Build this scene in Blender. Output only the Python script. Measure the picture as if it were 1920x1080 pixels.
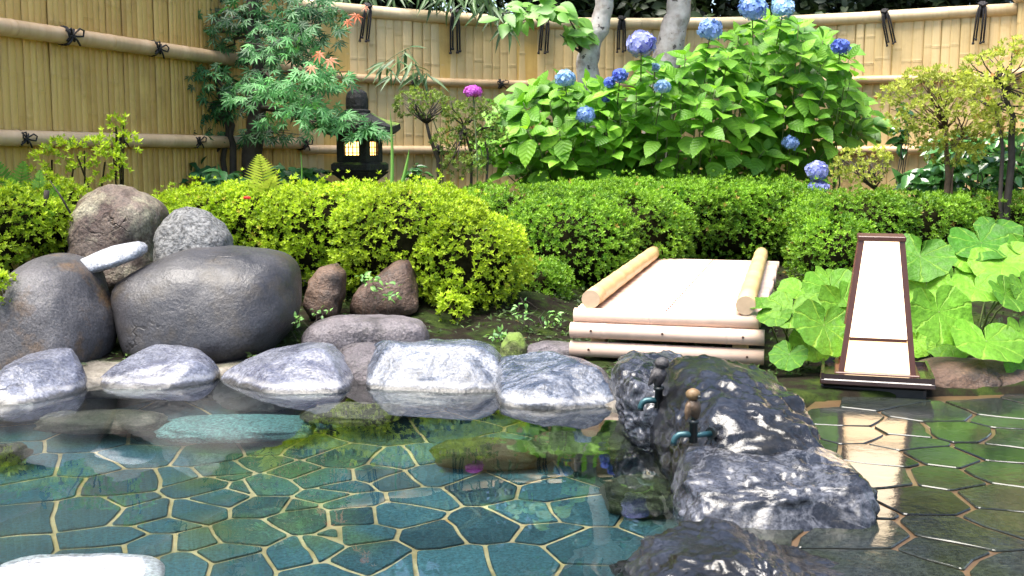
import bpy, math, random
import numpy as np
from mathutils import Vector, Matrix, noise
from mathutils.bvhtree import BVHTree

for o in list(bpy.data.objects):
    bpy.data.objects.remove(o, do_unlink=True)
random.seed(7)
RNG = np.random.default_rng(11)
R = math.radians
SC = bpy.context.scene
COL = SC.collection

# ------------------------------------------------------------------ camera, sky, sun, exposure
FPX = 2100.0                      # focal length in pixels of a 1920 wide frame
CAM_H = 1.0
PITCH = math.atan(260.0 / FPX)    # horizon at y = 280
cd = bpy.data.cameras.new('camera')
cd.sensor_width = 36.0
cd.lens = FPX / 1920.0 * 36.0
cd.clip_end = 2000.0
cd.clip_start = 0.05
cam = bpy.data.objects.new('camera', cd)
cam.location = (0, 0, CAM_H)
cam.rotation_euler = (math.pi / 2 - PITCH, 0, 0)
COL.objects.link(cam)
SC.camera = cam

SUN_EL, SUN_AZ = 72.0, -120.0      # azimuth measured from +Y towards +X (broad overcast glow overhead, a little to the left)
world = bpy.data.worlds.new('World')
SC.world = world
world.use_nodes = True
wn = world.node_tree
sky = wn.nodes.new('ShaderNodeTexSky')
sky.sky_type = 'NISHITA'
sky.sun_disc = False
sky.sun_elevation = R(SUN_EL)
sky.sun_rotation = R(SUN_AZ)
sky.air_density = 1.0
sky.dust_density = 2.5
sky.ozone_density = 1.0
wn.nodes['Background'].inputs[1].default_value = 0.05
wn.links.new(sky.outputs[0], wn.nodes['Background'].inputs[0])

sd = bpy.data.lights.new('sun', 'SUN')
sd.energy = 1.5
sd.angle = R(42)
sd.color = (1.0, 0.95, 0.86)
sun = bpy.data.objects.new('sun', sd)
sdir = Vector((math.sin(R(SUN_AZ)) * math.cos(R(SUN_EL)), math.cos(R(SUN_AZ)) * math.cos(R(SUN_EL)), math.sin(R(SUN_EL))))
sun.rotation_euler = sdir.to_track_quat('Z', 'Y').to_euler()
sun.location = (0, 0, 12)
COL.objects.link(sun)

SC.view_settings.view_transform = 'Standard'
SC.view_settings.look = 'None'
SC.view_settings.exposure = 2.98
SC.view_settings.gamma = 1.0
SC.cycles.max_bounces = 8
SC.cycles.diffuse_bounces = 3
SC.cycles.glossy_bounces = 3
SC.cycles.transmission_bounces = 5
SC.cycles.use_denoising = True
SC.cycles.adaptive_threshold = 0.02

# ------------------------------------------------------------------ picture <-> place
cp, sp = math.cos(PITCH), math.sin(PITCH)

def ray(px, py):
    u = (px - 960.0) / FPX
    v = (540.0 - py) / FPX
    return Vector((u, cp + v * sp, -sp + v * cp))

def P(px, py, Y):
    d = ray(px, py)
    t = Y / d.y
    return Vector((d.x * t, Y, CAM_H + d.z * t))

def G(px, py, z=0.0):
    d = ray(px, py)
    t = (z - CAM_H) / d.z
    return Vector((d.x * t, d.y * t, z))

def GP(px, py, depth):
    """point at a given depth under the water seen at a pixel"""
    d = ray(px, py).normalized()
    s = G(px, py, 0.0)
    h = Vector((d.x, d.y, 0))
    si = h.length / 1.33
    h.normalize()
    k = depth * si / math.sqrt(1 - si * si)
    return Vector((s.x + h.x * k, s.y + h.y * k, -depth))

# ------------------------------------------------------------------ object helpers
BASE = {}

def tag(o, label=None, cat=None, group=None, kind=None):
    if label: o['label'] = label
    if cat: o['category'] = cat
    if group: o['group'] = group
    if kind: o['kind'] = kind
    return o

def thing(name, label, cat, loc, group=None):
    o = bpy.data.objects.new(name, None)
    o.empty_display_size = 0.1
    COL.objects.link(o)
    o.location = loc
    BASE[o] = Vector(loc)
    return tag(o, label, cat, group)

def make_mesh(name, V, F, smooth=True, rnd=None):
    V = np.asarray(V, dtype=np.float32).reshape(-1, 3)
    me = bpy.data.meshes.new(name)
    if isinstance(F, np.ndarray) and F.ndim == 2:
        n, k = F.shape
        me.vertices.add(len(V))
        me.vertices.foreach_set('co', V.ravel())
        me.loops.add(n * k)
        me.loops.foreach_set('vertex_index', F.astype(np.int32).ravel())
        me.polygons.add(n)
        me.polygons.foreach_set('loop_start', np.arange(0, n * k, k, dtype=np.int32))
        me.update(calc_edges=True)
    else:
        me.from_pydata([tuple(map(float, v)) for v in V], [], [tuple(int(i) for i in f) for f in F])
        me.update()
    if smooth:
        me.polygons.foreach_set('use_smooth', np.ones(len(me.polygons), dtype=bool))
    if rnd is not None:
        a = me.attributes.new('rnd', 'FLOAT', 'POINT')
        a.data.foreach_set('value', np.asarray(rnd, dtype=np.float32))
    return me

def part(name, V, F, m, parent=None, smooth=True, rnd=None, kind=None, loc=None):
    """world-space mesh -> object; child coordinates are relative to the thing's base"""
    V = np.asarray(V, dtype=np.float64).reshape(-1, 3)
    if parent is not None:
        b = BASE[parent]
    else:
        b = Vector(loc) if loc is not None else Vector((V[:, 0].mean(), V[:, 1].mean(), V[:, 2].min()))
    me = make_mesh(name, V - np.array(b), F, smooth, rnd)
    if m: me.materials.append(m)
    o = bpy.data.objects.new(name, me)
    COL.objects.link(o)
    if parent is not None:
        o.parent = parent
    else:
        o.location = b
    BASE[o] = b
    if kind: o['kind'] = kind
    return o

def inst(name, me, M, parent):
    """a shared mesh placed by a world matrix under its thing"""
    o = bpy.data.objects.new(name, me)
    COL.objects.link(o)
    o.parent = parent
    o.matrix_basis = Matrix.Translation(-BASE[parent]) @ M
    BASE[o] = BASE[parent]
    return o

class MB:
    """collects shapes for ONE mesh"""
    def __init__(s):
        s.V, s.F = [], []
    def add(s, V, F):
        o = len(s.V)
        s.V.extend([tuple(v) for v in V])
        s.F.extend([tuple(i + o for i in f) for f in F])
        return s
    def tube(s, pts, rad, n=8, cap=True):
        V, F = tube(pts, rad, n, cap)
        return s.add(V, F)
    def box(s, c, h, M=None, bevel=0.0):
        V, F = box(c, h, M, bevel)
        return s.add(V, F)
    def build(s, name, m, parent=None, smooth=True, **k):
        return part(name, np.array(s.V), s.F, m, parent, smooth, **k)

def tube(pts, rad, n=8, cap=True):
    pts = [Vector(p) for p in pts]
    if not hasattr(rad, '__len__'):
        rad = [rad] * len(pts)
    V, F = [], []
    t0 = (pts[1] - pts[0]).normalized()
    up = Vector((0, 0, 1)) if abs(t0.z) < 0.9 else Vector((1, 0, 0))
    x = t0.cross(up).normalized()
    for i, p in enumerate(pts):
        if i == 0: t = pts[1] - pts[0]
        elif i == len(pts) - 1: t = pts[-1] - pts[-2]
        else: t = (pts[i + 1] - pts[i]).normalized() + (pts[i] - pts[i - 1]).normalized()
        if t.length < 1e-9: t = t0
        t.normalize()
        x = (x - t * x.dot(t))
        x.normalize()
        y = t.cross(x)
        for k in range(n):
            a = 2 * math.pi * k / n
            V.append(p + (x * math.cos(a) + y * math.sin(a)) * rad[i])
    for i in range(len(pts) - 1):
        for k in range(n):
            k2 = (k + 1) % n
            F.append((i * n + k, i * n + k2, (i + 1) * n + k2, (i + 1) * n + k))
    if cap:
        F.append(tuple(range(n - 1, -1, -1)))
        b = (len(pts) - 1) * n
        F.append(tuple(b + k for k in range(n)))
    return V, F

def box(c, h, M=None, bevel=0.0):
    c = Vector(c); hx, hy, hz = h
    b = min(bevel, hx * .9, hy * .9, hz * .9)
    V = []
    if b <= 0:
        for z in (-hz, hz):
            for x, y in ((-hx, -hy), (hx, -hy), (hx, hy), (-hx, hy)):
                V.append(Vector((x, y, z)))
        F = [(3, 2, 1, 0), (4, 5, 6, 7), (0, 1, 5, 4), (1, 2, 6, 5), (2, 3, 7, 6), (3, 0, 4, 7)]
    else:
        def ringv(ix, iy, z):
            return [Vector((x, y, z)) for x, y in ((-ix + b, -iy), (ix - b, -iy), (ix, -iy + b), (ix, iy - b), (ix - b, iy), (-ix + b, iy), (-ix, iy - b), (-ix, -iy + b))]
        V = ringv(hx - b, hy - b, -hz) + ringv(hx, hy, -hz + b) + ringv(hx, hy, hz - b) + ringv(hx - b, hy - b, hz)
        F = [tuple(range(7, -1, -1)), tuple(24 + k for k in range(8))]
        for r in range(3):
            for k in range(8):
                k2 = (k + 1) % 8
                F.append((r * 8 + k, r * 8 + k2, r * 8 + 8 + k2, r * 8 + 8 + k))
    if M is not None:
        V = [M @ v for v in V]
    return [c + v for v in V], F

def lathe(c, prof, n=16):
    V, F = [], []
    c = Vector(c)
    for r, z in prof:
        for k in range(n):
            a = 2 * math.pi * k / n
            V.append(c + Vector((r * math.cos(a), r * math.sin(a), z)))
    for i in range(len(prof) - 1):
        for k in range(n):
            k2 = (k + 1) % n
            F.append((i * n + k, i * n + k2, (i + 1) * n + k2, (i + 1) * n + k))
    F.append(tuple(range(n - 1, -1, -1)))
    b = (len(prof) - 1) * n
    F.append(tuple(b + k for k in range(n)))
    return V, F

def frustum(c, a0, z0, a1, z1, rot=0.0):
    """square section, half widths a0 -> a1"""
    M = Matrix.Rotation(rot, 3, 'Z'); c = Vector(c)
    V = [c + M @ Vector((x * a, y * a, z)) for a, z in ((a0, z0), (a1, z1)) for x, y in ((-1, -1), (1, -1), (1, 1), (-1, 1))]
    return V, [(3, 2, 1, 0), (4, 5, 6, 7), (0, 1, 5, 4), (1, 2, 6, 5), (2, 3, 7, 6), (3, 0, 4, 7)]

_ico = {}
def ico(sub):
    if sub not in _ico:
        import bmesh
        bm = bmesh.new()
        bmesh.ops.create_icosphere(bm, subdivisions=sub, radius=1.0)
        V = np.array([v.co[:] for v in bm.verts])
        F = np.array([[v.index for v in f.verts] for f in bm.faces])
        bm.free()
        _ico[sub] = (V, F)
    return _ico[sub]

def fbm(p, o=4, h=0.55):
    s, a, f = 0.0, 1.0, 1.0
    for _ in range(o):
        s += a * noise.noise((p[0] * f, p[1] * f, p[2] * f))
        a *= h; f *= 2.03
    return s

# ------------------------------------------------------------------ materials
class N:
    """short hand for node trees"""
    def __init__(s, name):
        s.m = bpy.data.materials.new(name)
        s.m.use_nodes = True
        s.t = s.m.node_tree
        s.b = s.t.nodes['Principled BSDF']
        s.out = s.t.nodes['Material Output']
    def n(s, typ, **kw):
        nd = s.t.nodes.new(typ)
        for k, v in kw.items():
            if k.startswith('i_'):
                key = k[2:]
                key = int(key) if key.isdigit() else key
                if hasattr(v, 'is_linked') or isinstance(v, bpy.types.NodeSocket): s.t.links.new(v, nd.inputs[key])
                else: nd.inputs[key].default_value = v
            else:
                setattr(nd, k, v)
        return nd
    def l(s, a, b): s.t.links.new(a, b)
    def noise(s, scale, detail=4, vec=None, rough=0.55):
        nd = s.n('ShaderNodeTexNoise')
        nd.inputs['Scale'].default_value = scale
        nd.inputs['Detail'].default_value = detail
        nd.inputs['Roughness'].default_value = rough
        if vec is not None: s.l(vec, nd.inputs['Vector'])
        return nd.outputs['Fac']
    def ramp(s, fac, stops, interp='LINEAR'):
        nd = s.n('ShaderNodeValToRGB')
        cr = nd.color_ramp
        cr.interpolation = interp
        while len(cr.elements) < len(stops): cr.elements.new(0.5)
        for e, (p, c) in zip(cr.elements, stops):
            e.position = p
            e.color = (c, c, c, 1) if not hasattr(c, '__len__') else (*c, 1)
        s.l(fac, nd.inputs[0])
        return nd.outputs[0]
    def mix(s, fac, a, b, mode='MIX'):
        nd = s.n('ShaderNodeMixRGB', blend_type=mode)
        for i, v in ((0, fac), (1, a), (2, b)):
            if isinstance(v, bpy.types.NodeSocket): s.l(v, nd.inputs[i])
            elif i == 0: nd.inputs[0].default_value = v
            else: nd.inputs[i].default_value = (*v, 1) if hasattr(v, '__len__') else (v, v, v, 1)
        return nd.outputs[0]
    def math(s, op, a, b=0.0, c=None):
        nd = s.n('ShaderNodeMath', operation=op)
        for i, v in enumerate((a, b) if c is None else (a, b, c)):
            if isinstance(v, bpy.types.NodeSocket): s.l(v, nd.inputs[i])
            else: nd.inputs[i].default_value = v
        return nd.outputs[0]
    def bump(s, h, strength, dist=0.02):
        nd = s.n('ShaderNodeBump')
        nd.inputs['Strength'].default_value = strength
        nd.inputs['Distance'].default_value = dist
        s.l(h, nd.inputs['Height'])
        return nd.outputs[0]
    def coord(s, which='Object'):
        return s.n('ShaderNodeTexCoord').outputs[which]
    def set(s, **kw):
        for k, v in kw.items():
            key = {'color': 'Base Color', 'rough': 'Roughness', 'normal': 'Normal', 'spec': 'Specular IOR Level', 'coat': 'Coat Weight', 'coat_rough': 'Coat Roughness', 'metal': 'Metallic', 'trans': 'Transmission Weight', 'ior': 'IOR'}[k]
            if isinstance(v, bpy.types.NodeSocket): s.l(v, s.b.inputs[key])
            elif key == 'Base Color': s.b.inputs[key].default_value = (*v, 1)
            else: s.b.inputs[key].default_value = v
        return s

def leaf_mat(name, dark, light, trans=0.3, rough=0.45, use_attr=True, tip=None, vein=False, spec=0.4, radial=False):
    n = N(name)
    if use_attr:
        rv = n.n('ShaderNodeAttribute', attribute_name='rnd').outputs['Fac']
    else:
        rv = n.n('ShaderNodeObjectInfo').outputs['Random']
    stops = [(0.0, dark), (0.85, light)] if tip is None else [(0.0, dark), (0.75, light), (0.97, light), (1.0, tip)]
    c = n.ramp(rv, stops)
    big = n.noise(2.2, 2, n.n('ShaderNodeNewGeometry').outputs['Position'])
    c = n.mix(0.55, c, n.mix(1.0, c, n.ramp(big, [(0.3, 0.55), (0.7, 1.35)]), 'MULTIPLY'))
    if vein:
        uv = n.coord('Object')
        sx = n.n('ShaderNodeSeparateXYZ', i_0=uv)
        ax = n.math('ABSOLUTE', sx.outputs[0])
        w = n.math('SINE', n.math('MULTIPLY', n.math('SUBTRACT', sx.outputs[1], n.math('MULTIPLY', ax, 0.7)), 42.0))
        v = n.ramp(w, [(0.86, 0.0), (1.0, 1.0)])
        c = n.mix(n.math('MULTIPLY', v, 0.25), c, (light[0] * 1.5, light[1] * 1.3, light[2] * 1.6))
        n.set(normal=n.bump(w, 0.35, 0.004))
    if radial:
        sx = n.n('ShaderNodeSeparateXYZ', i_0=n.coord('Object'))
        an = n.math('ARCTAN2', sx.outputs[0], sx.outputs[1])
        an = n.math('ADD', an, n.math('MULTIPLY', n.noise(5.0, 3, n.coord('Object')), 0.35))
        w = n.math('COSINE', n.math('MULTIPLY', an, 9.0))
        v = n.ramp(w, [(0.90, 0.0), (1.0, 1.0)])
        c = n.mix(n.math('MULTIPLY', v, 0.45), c, (light[0] * 1.7, light[1] * 1.25, light[2] * 2.0))
        c = n.mix(0.5, c, n.mix(1.0, c, n.ramp(n.noise(7.0, 4, n.coord('Object')), [(0.35, 0.6), (0.65, 1.3)]), 'MULTIPLY'))
        n.set(normal=n.bump(n.math('ADD', n.math('MULTIPLY', v, -0.6), n.noise(9.0, 3, n.coord('Object'))), 0.4, 0.03))
    n.set(color=c, rough=rough, spec=spec)
    tr = n.n('ShaderNodeBsdfTranslucent')
    n.l(n.mix(1.0, c, (1.0, 1.05, 0.55), 'MULTIPLY'), tr.inputs[0])
    ms = n.n('ShaderNodeMixShader', i_0=trans)
    n.l(n.b.outputs[0], ms.inputs[1]); n.l(tr.outputs[0], ms.inputs[2])
    n.l(ms.outputs[0], n.out.inputs[0])
    return n.m

def rock_mat(name, ca, cb, cc=None, patch=0.5, speck=0.5, rough=(0.35, 0.7), bump=0.6, lime=False, moss=0.0, coat=0.0, fine=45.0, seed=0.0, vein=0.0):
    n = N(name)
    co = n.n('ShaderNodeVectorMath', operation='ADD', i_0=n.n('ShaderNodeNewGeometry').outputs['Position'])
    co.inputs[1].default_value = (seed, seed * 0.7, 0)
    co = co.outputs[0]
    big = n.noise(3.2, 6, co, 0.6)
    c = n.ramp(big, [(0.32, ca), (0.66, cb)])
    if cc:
        pt = n.noise(5.0, 5, co, 0.65)
        c = n.mix(n.ramp(pt, [(patch - 0.06, 0.0), (patch + 0.10, 1.0)]), c, cc)
    if vein:
        vn = n.n('ShaderNodeTexNoise'); vn.inputs['Scale'].default_value = 5.5; vn.inputs['Detail'].default_value = 7; vn.inputs['Roughness'].default_value = 0.62; vn.inputs['Distortion'].default_value = 1.6
        n.l(co, vn.inputs['Vector'])
        c = n.mix(n.math('MULTIPLY', n.ramp(vn.outputs['Fac'], [(0.44, 0.0), (0.49, 1.0), (0.51, 1.0), (0.57, 0.0)]), vein), c, (0.5, 0.51, 0.56))
        c = n.mix(n.math('MULTIPLY', n.ramp(vn.outputs['Fac'], [(0.60, 0.0), (0.66, 1.0)]), min(1, vein * 1.3)), c, tuple(q * .35 for q in ca))
    f1 = n.noise(fine * 1.9, 3, co, 0.7)
    c = n.mix(speck, c, n.mix(1.0, c, n.ramp(f1, [(0.36, 0.22), (0.5, 0.95), (0.66, 1.7)]), 'MULTIPLY'))
    vor = n.n('ShaderNodeTexVoronoi', feature='DISTANCE_TO_EDGE'); vor.inputs['Scale'].default_value = 2.7
    wob = n.n('ShaderNodeTexNoise'); wob.inputs['Scale'].default_value = 4.0; wob.inputs['Detail'].default_value = 4; n.l(co, wob.inputs['Vector'])
    n.l(n.mix(0.4, co, wob.outputs['Color'], 'ADD'), vor.inputs['Vector'])
    crack = n.ramp(vor.outputs['Distance'], [(0.0, 0.0), (0.02, 1.0)])
    crack = n.math('MAXIMUM', crack, n.ramp(n.noise(2.3, 2, co), [(0.60, 1.0), (0.66, 0.0)]))
    c = n.mix(1.0, c, n.mix(crack, (0.5, 0.48, 0.45), (1, 1, 1)), 'MULTIPLY')
    rr = n.ramp(n.noise(7.0, 4, co), [(0.35, rough[0]), (0.7, rough[1])])
    if lime:
        z = n.n('ShaderNodeSeparateXYZ', i_0=n.n('ShaderNodeNewGeometry').outputs['Position']).outputs[2]
        zz = n.math('ADD', z, n.math('MULTIPLY', n.math('SUBTRACT', n.noise(14.0, 4, co), 0.5), 0.035))
        t = n.n('ShaderNodeMapRange', i_0=zz); t.inputs[1].default_value = -0.03; t.inputs[2].default_value = 0.07
        band = n.ramp(t.outputs[0], [(0.46, 0.0), (0.54, 0.6), (0.60, 0.45), (0.70, 0.0)])
        c = n.mix(n.math('MULTIPLY', band, n.ramp(n.noise(20.0, 4, co), [(0.35, 0.1), (0.65, 0.75)])), c, (0.55, 0.53, 0.49))
        under = n.ramp(t.outputs[0], [(0.38, 1.0), (0.50, 0.0)])
        c = n.mix(n.math('MULTIPLY', under, 0.85), c, (0.03, 0.028, 0.022))
    if moss:
        nz = n.n('ShaderNodeSeparateXYZ', i_0=n.n('ShaderNodeNewGeometry').outputs['Normal']).outputs[2]
        mm = n.math('MULTIPLY', n.ramp(nz, [(0.2, 0.0), (0.6, 1.0)]), n.ramp(n.noise(6.0, 5, co), [(0.62 - moss * 0.3, 0.0), (0.70 - moss * 0.3, 1.0)]))
        c = n.mix(mm, c, (0.13, 0.2, 0.03))
    f2 = n.noise(fine, 6, co, 0.7)
    f3 = n.noise(9.0, 5, co, 0.6)
    h = n.math('ADD', n.math('MULTIPLY', f2, 0.35), n.math('ADD', n.math('MULTIPLY', f3, 1.0), n.math('MULTIPLY', crack, 0.35)))
    n.set(color=c, rough=rr, normal=n.bump(h, bump, 0.03), coat=coat, coat_rough=0.1, spec=0.5)
    if coat: n.l(n.bump(h, bump * 0.55, 0.03), n.b.inputs['Coat Normal'])
    return n.m

def plain(name, c, rough=0.5, var=0.25, scale=8.0, bump=0.0, spec=0.5, coat=0.0, metal=0.0, stretch=None):
    n = N(name)
    co = n.coord('Object')
    if stretch:
        mp = n.n('ShaderNodeMapping', i_0=co); mp.inputs['Scale'].default_value = stretch; co = mp.outputs[0]
    f = n.noise(scale, 5, co, 0.6)
    rn = n.n('ShaderNodeObjectInfo').outputs['Random']
    v = n.math('ADD', n.math('MULTIPLY', f, 0.7), n.math('MULTIPLY', rn, 0.3))
    lo = tuple(x * (1 - var) for x in c); hi = tuple(min(1, x * (1 + var)) for x in c)
    n.set(color=n.ramp(v, [(0.25, lo), (0.75, hi)]), rough=rough, spec=spec, coat=coat, metal=metal)
    if bump: n.set(normal=n.bump(f, bump, 0.01))
    return n.m

M = {}
M['rock_grey'] = rock_mat('rock_grey', (0.15, 0.15, 0.165), (0.30, 0.30, 0.33), (0.21, 0.21, 0.25), 0.55, 0.6, (0.18, 0.5), 0.7, lime=True, seed=1)
M['rock_pale'] = rock_mat('rock_pale', (0.045, 0.048, 0.066), (0.17, 0.178, 0.22), (0.06, 0.064, 0.095), 0.55, 0.6, (0.12, 0.38), 0.35, lime=True, seed=2.3, vein=0.10)
M['rock_white'] = rock_mat('rock_white', (0.26, 0.27, 0.29), (0.46, 0.47, 0.50), (0.34, 0.34, 0.38), 0.56, 0.55, (0.25, 0.5), 0.6, seed=2.9)
M['rock_blue'] = rock_mat('rock_blue', (0.014, 0.022, 0.04), (0.10, 0.115, 0.15), (0.025, 0.034, 0.055), 0.52, 0.7, (0.10, 0.36), 0.45, lime=True, seed=4.1, vein=0.16)
M['rock_boulder'] = rock_mat('rock_boulder', (0.018, 0.0175, 0.02), (0.052, 0.05, 0.055), (0.044, 0.036, 0.028), 0.58, 0.5, (0.36, 0.6), 0.35, fine=60, seed=5.2)
M['rock_mottle'] = rock_mat('rock_mottle', (0.03, 0.029, 0.031), (0.085, 0.08, 0.085), (0.10, 0.058, 0.026), 0.60, 0.6, (0.45, 0.75), 0.5, fine=60, seed=3.2)
M['rock_brown'] = rock_mat('rock_brown', (0.055, 0.032, 0.026), (0.17, 0.13, 0.10), (0.24, 0.22, 0.15), 0.55, 0.6, (0.5, 0.8), 0.9, seed=6.6)
M['rock_rust'] = rock_mat('rock_rust', (0.05, 0.024, 0.016), (0.14, 0.085, 0.055), (0.025, 0.016, 0.012), 0.55, 0.5, (0.45, 0.8), 1.0, seed=7.7)
M['rock_purple'] = rock_mat('rock_purple', (0.055, 0.046, 0.052), (0.15, 0.13, 0.138), (0.035, 0.03, 0.03), 0.57, 0.5, (0.4, 0.7), 0.9, seed=8.8)
M['rock_wet'] = rock_mat('rock_wet', (0.004, 0.004, 0.005), (0.022, 0.023, 0.029), (0.010, 0.009, 0.007), 0.55, 0.7, (0.07, 0.26), 0.22, lime=False, coat=0.0, seed=9.3)
M['rock_wet_grey'] = rock_mat('rock_wet_grey', (0.008, 0.0085, 0.011), (0.07, 0.073, 0.09), (0.006, 0.006, 0.007), 0.51, 0.7, (0.08, 0.30), 0.25, coat=0.0, seed=10.4, vein=0.10)
M['rock_granite'] = rock_mat('rock_granite', (0.085, 0.085, 0.085), (0.17, 0.17, 0.168), None, 0.5, 0.95, (0.6, 0.85), 1.2, fine=30, seed=11.9)
M['rock_moss'] = rock_mat('rock_moss', (0.05, 0.07, 0.02), (0.14, 0.18, 0.04), (0.09, 0.08, 0.05), 0.56, 0.7, (0.8, 0.95), 1.2, moss=0.6, seed=12.2)
M['rock_teal'] = rock_mat('rock_teal', (0.03, 0.09, 0.09), (0.10, 0.23, 0.225), None, 0.5, 0.9, (0.5, 0.8), 0.6, fine=40, seed=13.1)
M['rock_under'] = rock_mat('rock_under', (0.04, 0.036, 0.026), (0.12, 0.11, 0.08), (0.03, 0.035, 0.015), 0.55, 0.6, (0.5, 0.8), 0.8, seed=14.5)
M['rock_algae'] = rock_mat('rock_algae', (0.010, 0.016, 0.006), (0.04, 0.06, 0.012), (0.035, 0.033, 0.022), 0.58, 0.8, (0.6, 0.9), 0.9, seed=15.5)
M['lantern_stone'] = rock_mat('lantern_stone', (0.006, 0.006, 0.006), (0.02, 0.02, 0.018), (0.025, 0.035, 0.014), 0.6, 0.7, (0.6, 0.9), 1.0, moss=0.35, seed=16.0)

def ground_mat():
    n = N('garden_soil')
    co = n.n('ShaderNodeNewGeometry').outputs['Position']
    f = n.noise(6.0, 8, co, 0.65)
    c = n.ramp(f, [(0.3, (0.008, 0.006, 0.004)), (0.46, (0.015, 0.012, 0.007)), (0.53, (0.017, 0.028, 0.006)), (0.72, (0.045, 0.065, 0.010))])
    mo = n.n('ShaderNodeAttribute', attribute_name='rnd').outputs['Fac']
    mort = n.ramp(n.noise(22.0, 6, co, 0.7), [(0.3, (0.10, 0.09, 0.075)), (0.6, (0.26, 0.235, 0.20)), (0.8, (0.34, 0.31, 0.27))])
    c = n.mix(mo, c, mort)
    z = n.n('ShaderNodeSeparateXYZ', i_0=co).outputs[2]
    t = n.n('ShaderNodeMapRange', i_0=z); t.inputs[1].default_value = -0.12; t.inputs[2].default_value = 0.0
    c = n.mix(t.outputs[0], (0.06, 0.065, 0.045), c)
    n.set(color=c, rough=0.9, spec=0.1, normal=n.bump(n.noise(35.0, 6, co, 0.7), 0.8, 0.02))
    return n.m
M['ground'] = ground_mat()

def tile_mat(name, dark, light, green, rough, coat, speck=0.55, gs=1.6):
    n = N(name)
    co = n.n('ShaderNodeNewGeometry').outputs['Position']
    rn = n.n('ShaderNodeObjectInfo').outputs['Random']
    v = n.math('ADD', n.math('MULTIPLY', n.noise(4.0, 4, co), 0.6), n.math('MULTIPLY', rn, 0.4))
    c = n.ramp(v, [(0.3, dark), (0.7, light)])
    c = n.mix(n.math('MULTIPLY', n.ramp(n.noise(gs, 4, co, 0.6), [(0.50, 0.0), (0.64, 1.0)]), 0.75), c, green)
    c = n.mix(speck, c, n.mix(1.0, c, n.ramp(n.noise(85.0, 2, co, 0.7), [(0.36, 0.35), (0.5, 1.0), (0.64, 1.7)]), 'MULTIPLY'))
    n.set(color=c, rough=rough, coat=coat, coat_rough=0.04, spec=0.32, normal=n.bump(n.noise(18.0, 4, co), 0.16, 0.006))
    return n.m
M['pool_tile'] = tile_mat('pool_tile', (0.0065, 0.031, 0.042), (0.023, 0.08, 0.10), (0.04, 0.075, 0.016), 0.6, 0.0)
M['deck_stone'] = tile_mat('deck_stone', (0.007, 0.009, 0.009), (0.022, 0.026, 0.024), (0.022, 0.028, 0.012), 0.10, 0.0, 0.6)
def grout():
    n = N('pool_grout')
    co = n.n('ShaderNodeNewGeometry').outputs['Position']
    c = n.ramp(n.noise(4.0, 6, co, 0.7), [(0.3, (0.16, 0.14, 0.06)), (0.45, (0.27, 0.22, 0.11)), (0.58, (0.36, 0.31, 0.18)), (0.72, (0.28, 0.17, 0.05))])
    n.set(color=c, rough=0.85, normal=n.bump(n.noise(40.0, 4, co), 0.3, 0.006))
    return n.m
M['pool_grout'] = grout()
M['deck_grout'] = plain('deck_grout', (0.11, 0.066, 0.032), 0.3, 0.4, 6.0, 0.25, coat=0.4)

def water_mat():
    n = N('spring_water')
    co = n.n('ShaderNodeNewGeometry').outputs['Position']
    h = n.noise(3.5, 2, co)
    n.set(color=(0.86, 0.97, 0.96), rough=0.0, trans=1.0, ior=1.33, normal=n.bump(h, 0.05, 0.02))
    return n.m
M['water'] = water_mat()

def bamboo_mat(name, lo, hi, dirt=0.5, rough=0.45, zs=1.0):
    n = N(name)
    co = n.coord('Object')
    mp = n.n('ShaderNodeMapping', i_0=co); mp.inputs['Scale'].default_value = (30, 30, 1.6 * zs)
    rn = n.n('ShaderNodeObjectInfo').outputs['Random']
    wl = n.n('ShaderNodeNewGeometry').outputs['Position']
    v = n.math('ADD', n.math('MULTIPLY', n.noise(1.0, 4, mp.outputs[0]), 0.7), n.math('MULTIPLY', rn, 0.3))
    c = n.ramp(v, [(0.25, lo), (0.75, hi)])
    d = n.ramp(n.noise(3.0, 6, wl, 0.65), [(0.50, 0.0), (0.72, 1.0)])
    c = n.mix(n.math('MULTIPLY', d, dirt), c, (lo[0] * 0.55, lo[1] * 0.45, lo[2] * 0.4))
    n.set(color=c, rough=rough, normal=n.bump(n.noise(1.0, 5, mp.outputs[0]), 0.15, 0.004))
    return n.m
M['slat_old'] = bamboo_mat('slat_old', (0.47, 0.27, 0.065), (0.68, 0.46, 0.14), 0.5)
M['slat'] = bamboo_mat('slat', (0.54, 0.385, 0.165), (0.70, 0.52, 0.26), 0.35)
M['rail'] = bamboo_mat('rail', (0.46, 0.30, 0.15), (0.60, 0.43, 0.26), 0.35)
M['coping'] = bamboo_mat('coping', (0.55, 0.42, 0.24), (0.70, 0.56, 0.36), 0.3)
M['rope'] = plain('rope', (0.012, 0.010, 0.011), 0.8, 0.4, 30)
M['platform'] = plain('platform', (0.64, 0.46, 0.36), 0.4, 0.16, 14.0, 0.05)
M['platform_pole'] = plain('platform_pole', (0.60, 0.41, 0.19), 0.4, 0.22, 9.0)
M['pole_end'] = plain('pole_end', (0.50, 0.36, 0.23), 0.6, 0.15, 30.0)
M['pole_node'] = plain('pole_node', (0.33, 0.24, 0.15), 0.6, 0.2, 30.0)
M['screw'] = plain('screw', (0.16, 0.10, 0.08), 0.4, 0.2, 30, metal=0.8)
M['bark_dark'] = plain('bark_dark', (0.045, 0.036, 0.026), 0.85, 0.5, 18, 0.6)
M['bark_brown'] = plain('bark_brown', (0.13, 0.08, 0.045), 0.85, 0.5, 22, 0.6)
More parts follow.
